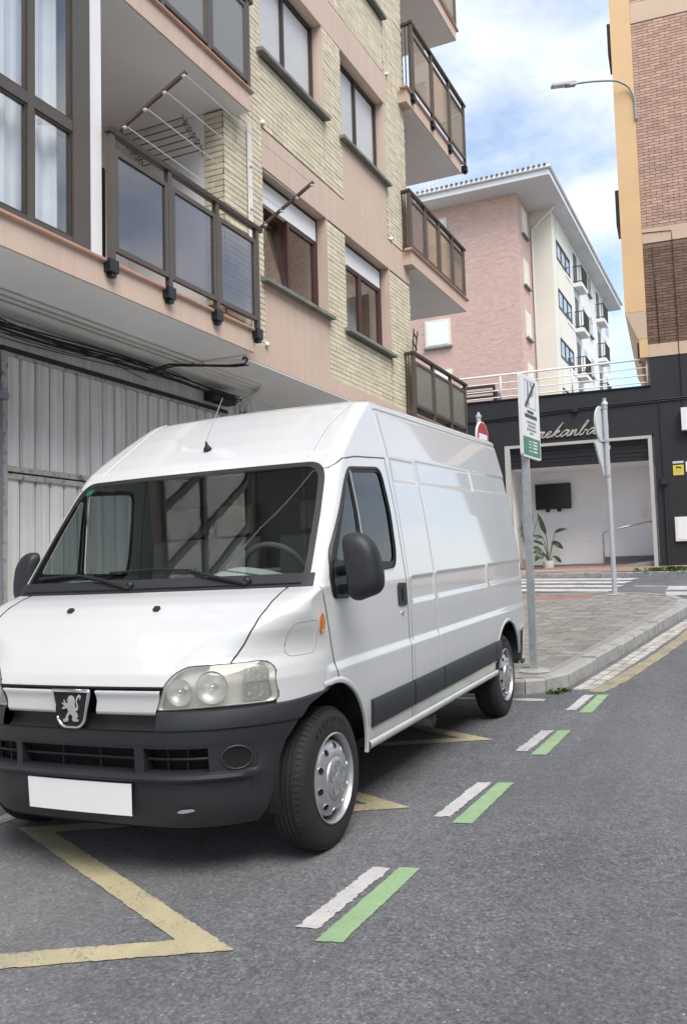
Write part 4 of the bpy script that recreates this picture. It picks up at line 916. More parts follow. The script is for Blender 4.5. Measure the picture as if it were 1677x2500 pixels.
def front(X, z, off=0.):
    """X in [-1,1] across the nose at height z"""
    X = np.asarray(X, float); z = np.asarray(z, float); a, xc, c = shp(z); aX = np.clip(np.abs(X), 0, 1)
    q = np.clip((aX - xc) / (1 - xc), 0, 1); d = a * aX ** 2 + c * (1 - np.sqrt(np.maximum(0, 1 - q * q)))
    nx = np.sign(X) * q; ny = -np.sqrt(np.maximum(.02, 1 - q * q))
    return np.stack([wz(z) * X + nx * off, ycz(z) + d + ny * off, z + 0 * X], -1)
def yend(z): a, xc, c = shp(z); return ycz(z) + a + c
PANELS = [(1.13, 1.525, 1.075, 1.215), (1.585, 2.735, 1.075, 1.222), (2.80, 3.82, 1.08, 1.226), (1.13, 1.525, 1.795, 1.932), (1.585, 2.775, 1.80, 1.945), (2.82, 3.835, 1.808, 1.953)]
def sdisp(y, z):
    d = .011 * (1 - smooth01(.825, .872, z)) * smooth01(-.3, .1, y) * (z > .3)
    for y0, y1, z0, z1 in PANELS:
        e = .011; d = d - .0075 * smooth01(y0 - e, y0 + e, y) * (1 - smooth01(y1 - e, y1 + e, y)) * smooth01(z0 - e, z0 + e, z) * (1 - smooth01(z1 - e, z1 + e, z))
    g = np.exp(-((z - 2.232) / .008) ** 2) * smooth01(1.06, 1.12, y); d = d - .008 * g
    d = d - .003 * np.exp(-((y - 1.555) / .010) ** 2) * smooth01(.62, .66, z) * (1 - smooth01(1.93, 1.96, z))
    d = d + .004 * np.exp(-((y - 1.085) / .012) ** 2) * smooth01(1.90, 1.98, z) * (1 - smooth01(2.18, 2.23, z))
    d = d + .0022 * np.sin(y * 2.1) * np.sin(z * 3.) * smooth01(1.1, 1.4, y) * (1 - smooth01(3.5, 3.85, y))       # gentle waviness of sheet metal
    r = smooth01(3.80, 3.87, y); return d - .03 * r * r
def side(y, z, off=0., s=1):
    """point on the flank at (y,z); wraps onto the rounded front corner where y is forward of the flank"""
    y = np.asarray(y, float) + 0 * np.asarray(z, float); z = np.asarray(z, float) + 0 * y; a, xc, c = shp(z); ye = yend(z)
    x = wz(z) + sdisp(y, z) + off
    fw = y < ye
    if np.any(fw):
        X = np.linspace(0, 1, 400)
        yy, zz_, xx = np.atleast_1d(y), np.atleast_1d(z), np.atleast_1d(x).copy()
        for i in np.nonzero(np.atleast_1d(fw))[0]:
            P = front(X, np.full(400, zz_[i]), off); xx[i] = np.interp(yy[i], P[:, 1], P[:, 0])
        x = xx.reshape(np.shape(y)) if np.shape(y) else float(xx[0])
    return np.stack([s * x, y, z], -1)

ARCH = [(0.0, .395, .378), (3.25, .37, .385)]
def in_arch(y, z): return np.logical_or.reduce([(y - a) ** 2 + (z - b_) ** 2 < (r + .012) ** 2 for a, b_, r in ARCH] + [(np.abs(y - a) < r + .012) & (z < b_) for a, b_, r in ARCH])
# openings: windscreen in (X,z), door window in (y,z), headlights in (x,z)
def ptin(poly, u, v):
    u, v = np.asarray(u), np.asarray(v); c = np.zeros(u.shape, bool); n = len(poly); j = n - 1
    for i in range(n):
        (xi, yi), (xj, yj) = poly[i], poly[j]
        if yi != yj: c ^= ((yi > v) != (yj > v)) & (u < (xj - xi) * (v - yi) / (yj - yi) + xi)
        j = i
    return c
WS = rpoly([(-.935, 1.262), (.935, 1.262), (.925, 1.873), (-.925, 1.873)], [.05, .05, .11, .11], 6)
WSG = rpoly([(-.905, 1.285), (.905, 1.285), (.890, 1.848), (-.890, 1.848)], [.04, .04, .10, .10], 6)
DW = rpoly([(.05, 1.165), (.235, 1.158), (.34, 1.30), (.72, 1.278), (.90, 1.283), (.945, 1.375), (.957, 1.63), (.940, 1.868), (.482, 1.842), (.405, 1.775), (.075, 1.39), (.028, 1.26)], [.04, .03, .05, .05, .06, .06, .1, .08, .03, .05, .04, .05], 4)
QG = rpoly([(.135, 1.35), (.435, 1.335), (.452, 1.772), (.43, 1.778)], [.03, .03, .02, .02], 4)
MG = rpoly([(.495, 1.335), (.885, 1.318), (.91, 1.40), (.922, 1.63), (.905, 1.835), (.497, 1.812)], [.02, .05, .04, .08, .05, .02], 4)
HL = rpoly([(.428, .748), (.485, .885), (.545, .928), (.825, .932), (.862, .90), (.872, .755), (.66, .757)], [.02, .04, .05, .04, .04, .03, .05], 4)
HLo = HL
def loc_in_poly_shrink(poly, k):
    c = np.mean(np.array(poly), 0); return [tuple(c + (np.array(p) - c) * k) for p in poly]
def build_half(s, zstep, ny, nc, nf):
    zr = list(np.arange(.385, 2.26, zstep)) + [2.266, 2.278, 2.29, 2.30, 2.31, 2.317, 2.322, 2.326, 2.328, 2.33]
    zr = np.array(zr); NC = nf + nc + ny; G = np.zeros((len(zr), NC, 3)); XX = np.zeros((len(zr), NC))
    for i, z in enumerate(zr):
        a, xc, c = shp(z); X1 = np.linspace(0, xc, nf, endpoint=False); th = np.linspace(0, math.pi / 2, nc, endpoint=False); X2 = xc + (1 - xc) * np.sin(th); X = np.concatenate([X1, X2])
        G[i, :nf + nc] = front(X, np.full(len(X), z)); ye = yend(z); y = ye + (REAR - ye) * np.linspace(0, 1, ny) ** 1.0
        w = wz(z); disp = sdisp(y, np.full(ny, z)) * min(1, w / .7); G[i, nf + nc:, 0] = w + disp; G[i, nf + nc:, 1] = y; G[i, nf + nc:, 2] = z; XX[i, :nf + nc] = X; XX[i, nf + nc:] = 2
    G[..., 0] *= s
    return zr, G, XX
bags = {k: ([], []) for k in ('body', 'bonnet', 'door_near', 'door_far')}
DOOR = [(.055, .80), (.0, .95), (-.04, 1.12), (-.075, 1.28), (-.055, 1.33), (.33, 1.815), (.45, 1.885), (.60, 1.902), (1.037, 1.925), (1.037, .40), (.40, .40), (.40, .62), (.30, .72), (.15, .785)]
for s, (zs_, ny, nc, nf) in ((1, (.008, 420, 64, 26)), (-1, (.010, 330, 40, 22))):
    zr, G, XX = build_half(s, zs_, ny, nc, nf); nz, NC = XX.shape
    cen = (G[:-1, :-1] + G[1:, 1:]) / 2; cx, cy, cz = np.abs(cen[..., 0]), cen[..., 1], cen[..., 2]; cX = (XX[:-1, :-1] + XX[1:, 1:]) / 2
    isf = cX < 1.0
    dele = in_arch(cy, cz) & (~isf | (cX > .9)) & (cx > .6)
    dele |= isf & ptin(loc_in_poly_shrink(WS, .985), cX, cz)
    dele |= ptin(loc_in_poly_shrink(DW, .985), cy, cz) & (cx > .8) & (cz > 1.1)
    dele |= isf & (cz < .85) & (cX < .90)
    dele |= isf & ptin(HL, cx, cz)
    dele |= (cz < .74) & (cy < -.2)
    bon = isf & (cz >= .85) & (cz < 1.238) & (cx < np.interp(cz, [.85, .93, 1.014, 1.085, 1.15, 1.24], [.70, .712, .754, .786, .801, .800]))
    dr = ptin(DOOR, cy, cz) & (cx > .78)
    for i in range(nz - 1):
        for j in range(NC - 1):
            if dele[i, j]: continue
            k = 'bonnet' if bon[i, j] else (('door_near' if s > 0 else 'door_far') if dr[i, j] else 'body')
            V, F = bags[k]; F.append(((s, i, j), (s, i, j + 1), (s, i + 1, j + 1), (s, i + 1, j)) if s > 0 else ((s, i, j), (s, i + 1, j), (s, i + 1, j + 1), (s, i, j + 1)))
    bags['G%d' % s] = G
def bagmesh(k):
    idx = {}; V = []; F = []
    for f in bags[k][1]:
        q = []
        for key in f:
            kk = key if key[2] != 0 else (1, round(float(bags['G%d' % key[0]][key[1], 0, 2]), 4), 0)
            if kk not in idx: idx[kk] = len(V); V.append(tuple(bags['G%d' % key[0]][key[1], key[2]]))
            q.append(idx[kk])
        if len(set(q)) > 2: F.append(tuple(dict.fromkeys(q)))
    b = MB(); b.v = V; b.f = F; b.mi = [0] * len(F); return b
body = bagmesh('body')
# rear wall, floor pan
prof = [(wz(z) - .03, z) for z in np.linspace(.385, 2.266, 20)] + [(.755 - .03, 2.29), (.68, 2.31), (.45, 2.322)]
ring_ = [(x, REAR, z) for x, z in prof] + [(-x, REAR, z) for x, z in reversed(prof)]
body.add(ring_, [tuple(range(len(ring_)))])
bodyo = vp('body', body, 'van_white', smooth=True, fixn=False); bodyo.data.set_sharp_from_angle(angle=math.radians(50))
vp('bonnet', bagmesh('bonnet'), 'van_white', smooth=True, fixn=False); dn = vp('front_door', bagmesh('door_near'), 'van_white', smooth=True, fixn=False); df = vp('front_door', bagmesh('door_far'), 'van_white', smooth=True, fixn=False)
q = MB(); q.box(-.80, .80, .46, 2.74, .32, .37); q.box(-.55, .55, -.50, 3.75, .301, .36); q.box(-.58, .58, -.42, 2.75, .21, .3); vp('floor_and_light_block', q, 'underbody')  # floor pan; low tray added to block light and darken the ground
q = MB(); q.box(-.78, .78, 1.12, 1.16, .37, 1.92); vp('bulkhead', q, 'cabin_grey')
# helper patches on the skin
def fpatch(poly, off, rings=6, byx=False, fn=None):
    """star-shaped patch on the nose; poly in (X,z), or in (x,z) when byx"""
    P = np.array(dens(poly, .03)); c = P.mean(0); q = MB(); V = []; N = len(P)
    for k in range(rings):
        t = 1 - k / rings; p = c + (P - c) * t; X = p[:, 0] / wz(p[:, 1]) if byx else p[:, 0]; V += list(front(X, p[:, 1], off))
    X = c[0] / wz(c[1]) if byx else c[0]; V.append(front(X, c[1], off)); F = []
    for k in range(rings - 1):
        for i in range(N): F.append((k * N + i, k * N + (i + 1) % N, (k + 1) * N + (i + 1) % N, (k + 1) * N + i))
    for i in range(N): F.append(((rings - 1) * N + i, (rings - 1) * N + (i + 1) % N, len(V) - 1))
    q.add(V, F); return q
def spatch(poly, off, s=1, rings=5):
    P = np.array(dens(poly, .03)); c = P.mean(0); q = MB(); V = []; N = len(P)
    for k in range(rings): p = c + (P - c) * (1 - k / rings); V += list(side(p[:, 0], p[:, 1], off, s))
    V.append(side(c[0], c[1], off, s)); F = []
    for k in range(rings - 1):
        for i in range(N): F.append((k * N + i, k * N + (i + 1) % N, (k + 1) * N + (i + 1) % N, (k + 1) * N + i))
    for i in range(N): F.append(((rings - 1) * N + i, (rings - 1) * N + (i + 1) % N, len(V) - 1))
    q.add(V, F); return q
def ringmesh(A, B, fa, fb, thick=None):
    A, B = dens_n(A, 160), dens_n(B, 160); q = MB(); N = len(A); q.add([fa(*p) for p in A] + [fb(*p) for p in B], [(i, (i + 1) % N, N + (i + 1) % N, N + i) for i in range(N)]); return q
def dens_n(poly, n):
    P = [np.array(p) for p in poly]; P.append(P[0]); d = [0]
    for i in range(1, len(P)): d.append(d[-1] + np.linalg.norm(P[i] - P[i - 1]))
    # start at the point of lowest angle for alignment
    c = np.mean(P[:-1], 0); return [tuple(np.array([np.interp(t, d, [p[k] for p in P]) for k in (0, 1)])) for t in np.linspace(0, d[-1], n, endpoint=False)]
def fline(pts, off, r, n=6, byx=True):
    D_ = []
    for a, c in zip(pts[:-1], pts[1:]):
        m_ = max(1, int(math.dist(a, c) / .015)); D_ += [tuple(np.array(a) + (np.array(c) - np.array(a)) * k / m_) for k in range(m_)]
    D_.append(pts[-1]); P = np.array(D_); X = P[:, 0] / wz(P[:, 1]) if byx else P[:, 0]; q = MB(); q.tube(list(front(X, P[:, 1], off)), r, n); return q
def sline(pts, off, r, s=1, n=6, step=.03):
    P = []
    for a, c in zip(pts[:-1], pts[1:]):
        m_ = max(1, int(math.dist(a, c) / step)); P += [tuple(np.array(a) + (np.array(c) - np.array(a)) * k / m_) for k in range(m_)]
    P.append(pts[-1]); P = np.array(P); q = MB(); q.tube(list(side(P[:, 0], P[:, 1], off, s)), r, n); return q
# windscreen
ws = vp('windscreen', fpatch(WSG, .004, 14), 'windscreen_glass', smooth=True, fixn=False)
vp('windscreen_seal', ringmesh(WS, WSG, lambda X, z: front(X, z, .003), lambda X, z: front(X, z, .007)), 'rubber_seal', smooth=True, fixn=False)
# black cowl below the glass
q = MB(); Xs = np.linspace(-.955, .955, 60); rows = [(1.236, .004), (1.246, .012), (1.262, .014), (1.276, .012), (1.300, .009)]
q.add([p for z, o_ in rows for p in front(Xs, np.full(60, z), o_)], [(k * 60 + i, k * 60 + i + 1, (k + 1) * 60 + i + 1, (k + 1) * 60 + i) for k in range(4) for i in range(59)]); vp('cowl', q, 'van_black', smooth=True, fixn=False)
q = fline([(x, 1.255) for x in np.linspace(-.86, .86, 30)], .016, .004); vp('cowl_rib', q, 'gap_black', smooth=True)
# wipers
for pts, tipz in (([(.585, 1.262), (.40, 1.300), (.25, 1.334)], [(.27, 1.336), (0., 1.350), (-.27, 1.342)]), ([(-.10, 1.262), (-.29, 1.306), (-.45, 1.333)], [(-.43, 1.334), (-.60, 1.336), (-.79, 1.326)])):
    q = fline(pts, .030, .009); q.add(*(lambda t: (t.v, t.f))(fline(tipz, .022, .007))); q.lathe([(0, 0), (.02, 0), (.018, .03), (0, .034)], front(pts[0][0] / wz(pts[0][1]), pts[0][1], .004), (0, -.6, .8), (1, 0, 0), 12); vp('wiper', q, 'rubber_seal', smooth=True)
# side windows, both flanks
for s, dr_ in ((1, dn), (-1, df)):
    allp = [dens(DW, .03), dens(QG, .03), dens(MG, .03)]; flat = [p for l in allp for p in l]; tri = tessellate_polygon([[Vector((u, v, 0)) for u, v in l] for l in allp])
    P = np.array(flat); q = MB(); q.add(list(side(P[:, 0], P[:, 1], .004, s)), [tuple(t) for t in tri]); vp('window_frame', q, 'rubber_seal', dr_, fixn=False)
    vp('window_rim', (lambda q: q)(ringmesh(DW, loc_in_poly_shrink(DW, .965), lambda u, v: side(u, v, .002, s), lambda u, v: side(u, v, .010, s))), 'rubber_seal', dr_, fixn=False, smooth=True)
    vp('window_pane', spatch(QG, .0, s), 'side_glass', dr_, smooth=True, fixn=False); vp('window_pane', spatch(MG, -.004, s), 'side_glass', dr_, smooth=True, fixn=False)
    vp('chrome_strip', sline([(.473, 1.818), (.473, 1.46), (.468, 1.35)], .008, .0055, s), 'chrome', dr_)
    # door gap, handle, lock
    q = sline([(.052, .765), (.0, .95), (-.035, 1.12), (-.068, 1.26), (-.055, 1.33), (.10, 1.53), (.33, 1.815), (.44, 1.882), (.60, 1.904), (1.037, 1.927)], -.0005, .0040, s); vp('door_gap', q, 'gap_line', dr_, smooth=True)
    q = sline([(1.037, 1.927), (1.037, .40)], -.001, .0032, s); vp('door_gap', q, 'gap_line', dr_, smooth=True)
    q = spatch(rpoly([(.888, 1.065), (1.022, 1.060), (1.026, 1.19), (.888, 1.196)], .022, 4), .006, s); h = vp('handle', q, 'rubber_seal', dr_, smooth=True)
    q = spatch(rpoly([(.955, 1.09), (.985, 1.09), (.985, 1.17), (.955, 1.17)], .01, 3), .016, s); vp('handle_grip', q, 'van_black', h)
    q = MB(); c_ = side(.945, 1.02, 0, s); q.lathe([(.013, 0), (.012, .005), (0, .005)], c_, (s, 0, 0), (0, 1, 0), 14); vp('lock', q, 'chrome', dr_)
for s in (1,):
    for a in ([(1.10, 1.90), (1.085, 1.4), (1.09, .40)], ): vp('panel_seam', sline(a, -.0018, .0028, s), 'gap_line', smooth=True)
    q = sline([(1.555, 1.06), (1.553, .66)], -.002, .0026, s); vp('panel_seam', q, 'gap_line', smooth=True)
# black side trim strips and sill
for s in (1, -1):
    for y0, y1 in ((.425, 1.028), (1.046, 1.575), (1.59, 2.815), (2.828, 2.99)):
        q = MB(); N = 40; ys_ = np.linspace(y0, y1, N); za = lambda y: .478 + .004 * (y - .4); zt = lambda y: .620 + .005 * (y - .4)
        rows = [(0, -.004), (0, .010), (.12, .017), (.5, .019), (.88, .017), (1, .010), (1, -.004)]
        V = [p for t, o_ in rows for p in side(ys_, za(ys_) + (zt(ys_) - za(ys_)) * t, o_, s)]; q.add(V, [(k * N + i, k * N + i + 1, (k + 1) * N + i + 1, (k + 1) * N + i) for k in range(6) for i in range(N - 1)])
        q.add([V[k * N] for k in range(7)], [tuple(range(7))]); q.add([V[k * N + N - 1] for k in range(7)], [tuple(range(7))]); vp('side_trim', q, 'van_black', smooth=True, sharp=40)
    q = MB(); N = 60; ys_ = np.linspace(.40, 2.90, N); rows = [(.415, .004), (.405, .012), (.388, .013), (.372, .006), (.355, -.02)]
    q.add([p for z, o_ in rows for p in side(ys_, np.full(N, z), o_, s)], [(k * N + i, k * N + i + 1, (k + 1) * N + i + 1, (k + 1) * N + i) for k in range(4) for i in range(N - 1)]); vp('sill', q, 'van_white', smooth=True, fixn=False)
    # wheel-arch lips and liners
    for ai, (ay, az, r) in enumerate(ARCH):
        a0, a1 = (math.radians(-5), math.radians(103)) if ai == 0 else (math.radians(-20), math.radians(165))
        th = np.linspace(a0, a1, 60); q = MB(); rows = [(r - .002, -.012), (r - .002, .002), (r + .005, .0055), (r + .020, .0045), (r + .027, .001)]
        V = [p for rr, o_ in rows for p in side(ay + rr * np.cos(th), az + rr * np.sin(th), o_, s)]; q.add(V, [(k * 60 + i, k * 60 + i + 1, (k + 1) * 60 + i + 1, (k + 1) * 60 + i) for k in range(4) for i in range(59)]); vp('arch_lip', q, 'van_white', smooth=True, sharp=50, fixn=False)
        if ai == 0:
            th = np.linspace(a1 - .02, math.radians(128), 24); q = MB(); V = [p for rr, o_ in ((r - .002, -.012), (r - .002, .002), (r + .018, .002)) for p in side(ay + rr * np.cos(th), az + rr * np.sin(th), o_, s)]; q.add(V, [(k * 24 + i, k * 24 + i + 1, (k + 1) * 24 + i + 1, (k + 1) * 24 + i) for k in range(2) for i in range(23)]); vp('arch_lip', q, 'van_white', smooth=True, sharp=50, fixn=False)
        th = np.linspace(-.35, math.pi + .35, 40); q = MB(); V = []
        for x in (.60, .87): V += [(s * x, ay + (r + .015) * math.cos(t), az + (r + .015) * math.sin(t)) for t in th]
        q.add(V, [(i, i + 1, 40 + i + 1, 40 + i) for i in range(39)]); q.add([V[i] for i in range(40)], [tuple(range(40))]); vp('wheel_arch_liner', q, 'underbody', fixn=False)
# bonnet gaps
for s in (1, -1):
    vp('bonnet_gap', fline([(s * x, z) for x, z in ((.714, .934), (.727, .961), (.754, 1.014), (.786, 1.085), (.801, 1.150), (.803, 1.195), (.800, 1.243))], .0, .0036), 'gap_black', smooth=True)
    q = MB(); c_ = front((.222 if s > 0 else -.305) / .96, 1.160, .002); q.obox(c_ + np.array((0, -.002, .006)), (1, 0, 0), (0, .8, .55), (0, -.55, .8), .014, .013, .008); vp('washer_jet', q, 'rubber_seal')
vp('bonnet_gap', fline([(x, .846) for x in np.linspace(-.47, .47, 24)], .0, .006), 'gap_black', smooth=True)
# dark backing behind nose openings
q = MB(); Xs = np.linspace(-.95, .95, 50); rows = [(.22, -.07), (.5, -.075), (.80, -.075), (.93, -.07)]
q.add([p for z, o_ in rows for p in front(Xs, np.full(50, z), o_)], [(k * 50 + i, k * 50 + i + 1, (k + 1) * 50 + i + 1, (k + 1) * 50 + i) for k in range(3) for i in range(49)]); vp('nose_backing', q, 'hole_black', fixn=False)
# grille panel: two white bars either side of the badge
for x0, x1 in ((-.418, -.122), (.112, .422)):
    q = MB(); N = 24; xs_ = np.linspace(x0, x1, N)
    sk = lambda z: (.0 if x0 < 0 else .028 * (z - .73) / .1)      # outer ends follow the headlight
    rows = [(.727, -.012), (.729, .002), (.745, .006), (.785, -.004), (.812, .002), (.828, .010), (.833, .004), (.833, -.012)]
    V = []
    for z, o_ in rows:
        xx = np.linspace(x0 - (.03 * (z - .727) / .1 if x0 < 0 else -.03 * (z - .727) / .1 * 0), x1 + (.03 * (z - .727) / .1 if x0 > 0 else 0), N); V += list(front(xx / wz(z), np.full(N, z), o_))
    q.add(V, [(k * N + i, k * N + i + 1, (k + 1) * N + i + 1, (k + 1) * N + i) for k in range(7) for i in range(N - 1)]); vp('grille_panel', q, 'van_white', smooth=True, fixn=False)
q = MB(); N = 40; xs_ = np.linspace(-.43, .43, N); rows = [(.66, .0), (.672, -.02), (.70, -.035), (.728, -.03)]
q.add([p for z, o_ in rows for p in front(xs_ / .955, np.full(N, z), o_)], [(k * N + i, k * N + i + 1, (k + 1) * N + i + 1, (k + 1) * N + i) for k in range(3) for i in range(N - 1)]); vp('grille_recess', q, 'rubber_seal', smooth=True, fixn=False)
# badge: shield with chrome rim and a standing lion
def badge(u, v, d): return (u - .008, -.672 - d, v)
SH = rpoly([(-.078, .700), (-.050, .672), (.045, .672), (.072, .700), (.105, .838), (-.108, .838)], [.03, .03, .03, .03, .012, .012], 5)
q = MB(); q.prism(SH, badge, .0, .012); bd = vp('badge', q, 'gap_black', label='dark shield badge with chrome rim and lion')
q = MB(); pr = [badge(u, v, .014) for u, v in SH]; i0 = [i for i, (u, v) in enumerate(SH) if v < .834]; q.tube([pr[i] for i in i0], .0075, 8); vp('badge_rim', q, 'chrome', bd, smooth=True)
LION = [(-.052, .690), (-.044, .686), (-.022, .690), (-.016, .700), (-.020, .712), (-.006, .728), (.010, .716), (.006, .700), (.014, .690), (.046, .690), (.050, .700), (.036, .704), (.046, .716), (.042, .734), (.030, .740),
        (.046, .748), (.050, .766), (.042, .790), (.050, .808), (.062, .814), (.058, .800), (.064, .798), (.070, .820), (.056, .828), (.040, .812), (.034, .790), (.040, .766), (.034, .757), (.028, .772), (.030, .800), (.020, .818),
        (.0, .822), (-.014, .812), (-.016, .802), (-.024, .798), (-.016, .788), (-.028, .780), (-.040, .800), (-.046, .796), (-.038, .780), (-.054, .786), (-.056, .778), (-.036, .766), (-.052, .764), (-.058, .752), (-.044, .752), (-.024, .756), (-.016, .740), (-.030, .722), (-.038, .704), (-.052, .700)]
q = MB(); q.prism([(u * .88, .755 + (v - .755) * .88) for u, v in LION], badge, .011, .020); vp('lion_emblem', q, 'chrome', bd)
# bumper
BO = [(.748, -.004), (.740, .012), (.715, .021), (.680, .028), (.668, .028), (.660, .020), (.612, .020), (.598, .017), (.587, .014), (.486, .014), (.478, .034), (.463, .040), (.452, .035), (.438, .012), (.37, .009), (.32, -.002), (.275, -.02), (.235, -.05)]
VENTS = [(-.64, -.37), (-.335, .312), (.36, .64)]
q = MB(); cols = []
def bcol(z, t):   # t<=1 : nose param, then along the flank to the arch
    return t
NX = 150; grid = []
bks = sorted(set(np.round(np.concatenate([np.linspace(0, .70, 70)] + [np.array([abs(a), abs(c)]) for a, c in VENTS]), 4)))
for s in (1, -1):
    G = []
    for z, o_ in BO:
        row = []
        lipo = o_ - .014 if .445 < z < .482 else 0.
        for x in bks:
            row.append(front(np.array(s * x / wz(z)), np.array(z), o_))
        yv = -math.sqrt(max(.0, .392 ** 2 - max(0, z - .395) ** 2)) if z < .735 else (-.08 if z < .745 else -.03)
        y_s = front(np.array(bks[-1] / wz(z)), np.array(z), o_)[1]
        for t in np.linspace(.03, 1, 44): y = y_s + (yv - y_s) * t; row.append(side(y, z + (.014 * smooth01(-.35, -.06, y) if z > .735 else 0), o_ - lipo * float(smooth01(.1, .85, t)), s))
        G.append(row)
    G = np.array(G); n = G.shape[1]; V = [tuple(p) for r in G for p in r]; F = []
    for k in range(len(BO) - 1):
        for i in range(n - 1):
            zc_b = (BO[k][0] + BO[k + 1][0]) / 2; xc_b = s * (bks[i] + bks[i + 1]) / 2 if i < len(bks) - 1 else 9
            if .487 < zc_b < .587 and any(a < xc_b < c for a, c in VENTS): continue
            if zc_b > .668 and abs(xc_b) < .44: continue
            F.append((k * n + i, k * n + i + 1, (k + 1) * n + i + 1, (k + 1) * n + i))
    q.add(V, F)
bmp = vp('front_bumper', q, 'van_black', smooth=True, fixn=False, label='black plastic bumper with vents and fog lamp hole'); bmp.data.set_sharp_from_angle(angle=math.radians(40))
for a, c in VENTS:
    q = MB(); xs_ = np.linspace(a, c, 20)
    for z in (.537,): q.tube(list(front(xs_ / .95, np.full(20, z), -.02)), .007, 6)
    for x in np.linspace(a, c, 4)[1:-1]: q.tube(list(front(np.array([x, x]) / .95, np.array([.488, .586]), -.030)), .004, 6)
    vp('vent_bar', q, 'rubber_seal', bmp)
    q = MB()   # vent walls
    for (p0, p1) in (((a, .487), (c, .487)), ((c, .487), (c, .586)), ((c, .586), (a, .586)), ((a, .586), (a, .487))):
        xs_ = np.linspace(p0[0], p1[0], 12); zs_ = np.linspace(p0[1], p1[1], 12); A = front(xs_ / wz(zs_), zs_, .014); B_ = front(xs_ / wz(zs_), zs_, -.05); q.add(list(A) + list(B_), [(i, i + 1, 13 + i, 12 + i) for i in range(11)])
    vp('vent_wall', q, 'van_black', bmp, fixn=False)
for s in (1, -1):
    c_ = (s * .735, .538); ths = np.linspace(0, 2 * math.pi, 33)
    q = MB(); rows = [(.054, .0135), (.051, .019), (.047, .0195), (.0455, .0165), (.042, .0150), (.0, .0150)]; V = []
    for rr, o_ in rows: xs_ = c_[0] + rr * np.cos(ths[:-1]); zs_ = c_[1] + rr * np.sin(ths[:-1]); V += list(front(xs_ / wz(zs_), zs_, o_))
    q.add(V, [(k * 32 + i, k * 32 + (i + 1) % 32, (k + 1) * 32 + (i + 1) % 32, (k + 1) * 32 + i) for k in range(5) for i in range(32)]); q.mi = [0] * 96 + [1] * 64; vp('fog_recess_disc', q, ['van_black', 'hole_black'], bmp, smooth=True, fixn=False)  # black centre stands for the shade of an uncut lamp recess
# tow hook hatch scar
q = fpatch(rpoly([(.50, .318), (.53, .314), (.58, .324), (.57, .333), (.52, .33)], .01, 3), .012, 3, byx=True); vp('scuff', q, 'sign_grey', bmp)
# number plate, left blank
q = MB(); N = 20; xs_ = np.linspace(-.285, .300, N); 
def plate(x0, x1, z0, z1, o_, name, m, par):
    q = MB(); xs_ = np.linspace(x0, x1, N); q.add(list(front(xs_ / .95, np.full(N, z0), o_)) + list(front(xs_ / .95, np.full(N, z1), o_)) + list(front(xs_ / .95, np.full(N, z0), o_ - .006)) + list(front(xs_ / .95, np.full(N, z1), o_ - .006)), [(i, i + 1, N + i + 1, N + i) for i in range(N - 1)] + [(N + i, N + i + 1, 3 * N + i + 1, 3 * N + i) for i in range(N - 1)] + [(2 * N + i, 2 * N + i + 1, i + 1, i) for i in range(N - 1)]); return vp(name, q, m, par, fixn=False)
np_ = plate(-.290, .305, .300, .437, .030, 'number_plate', 'plate_white', van); np_['label'] = 'blank white number plate'
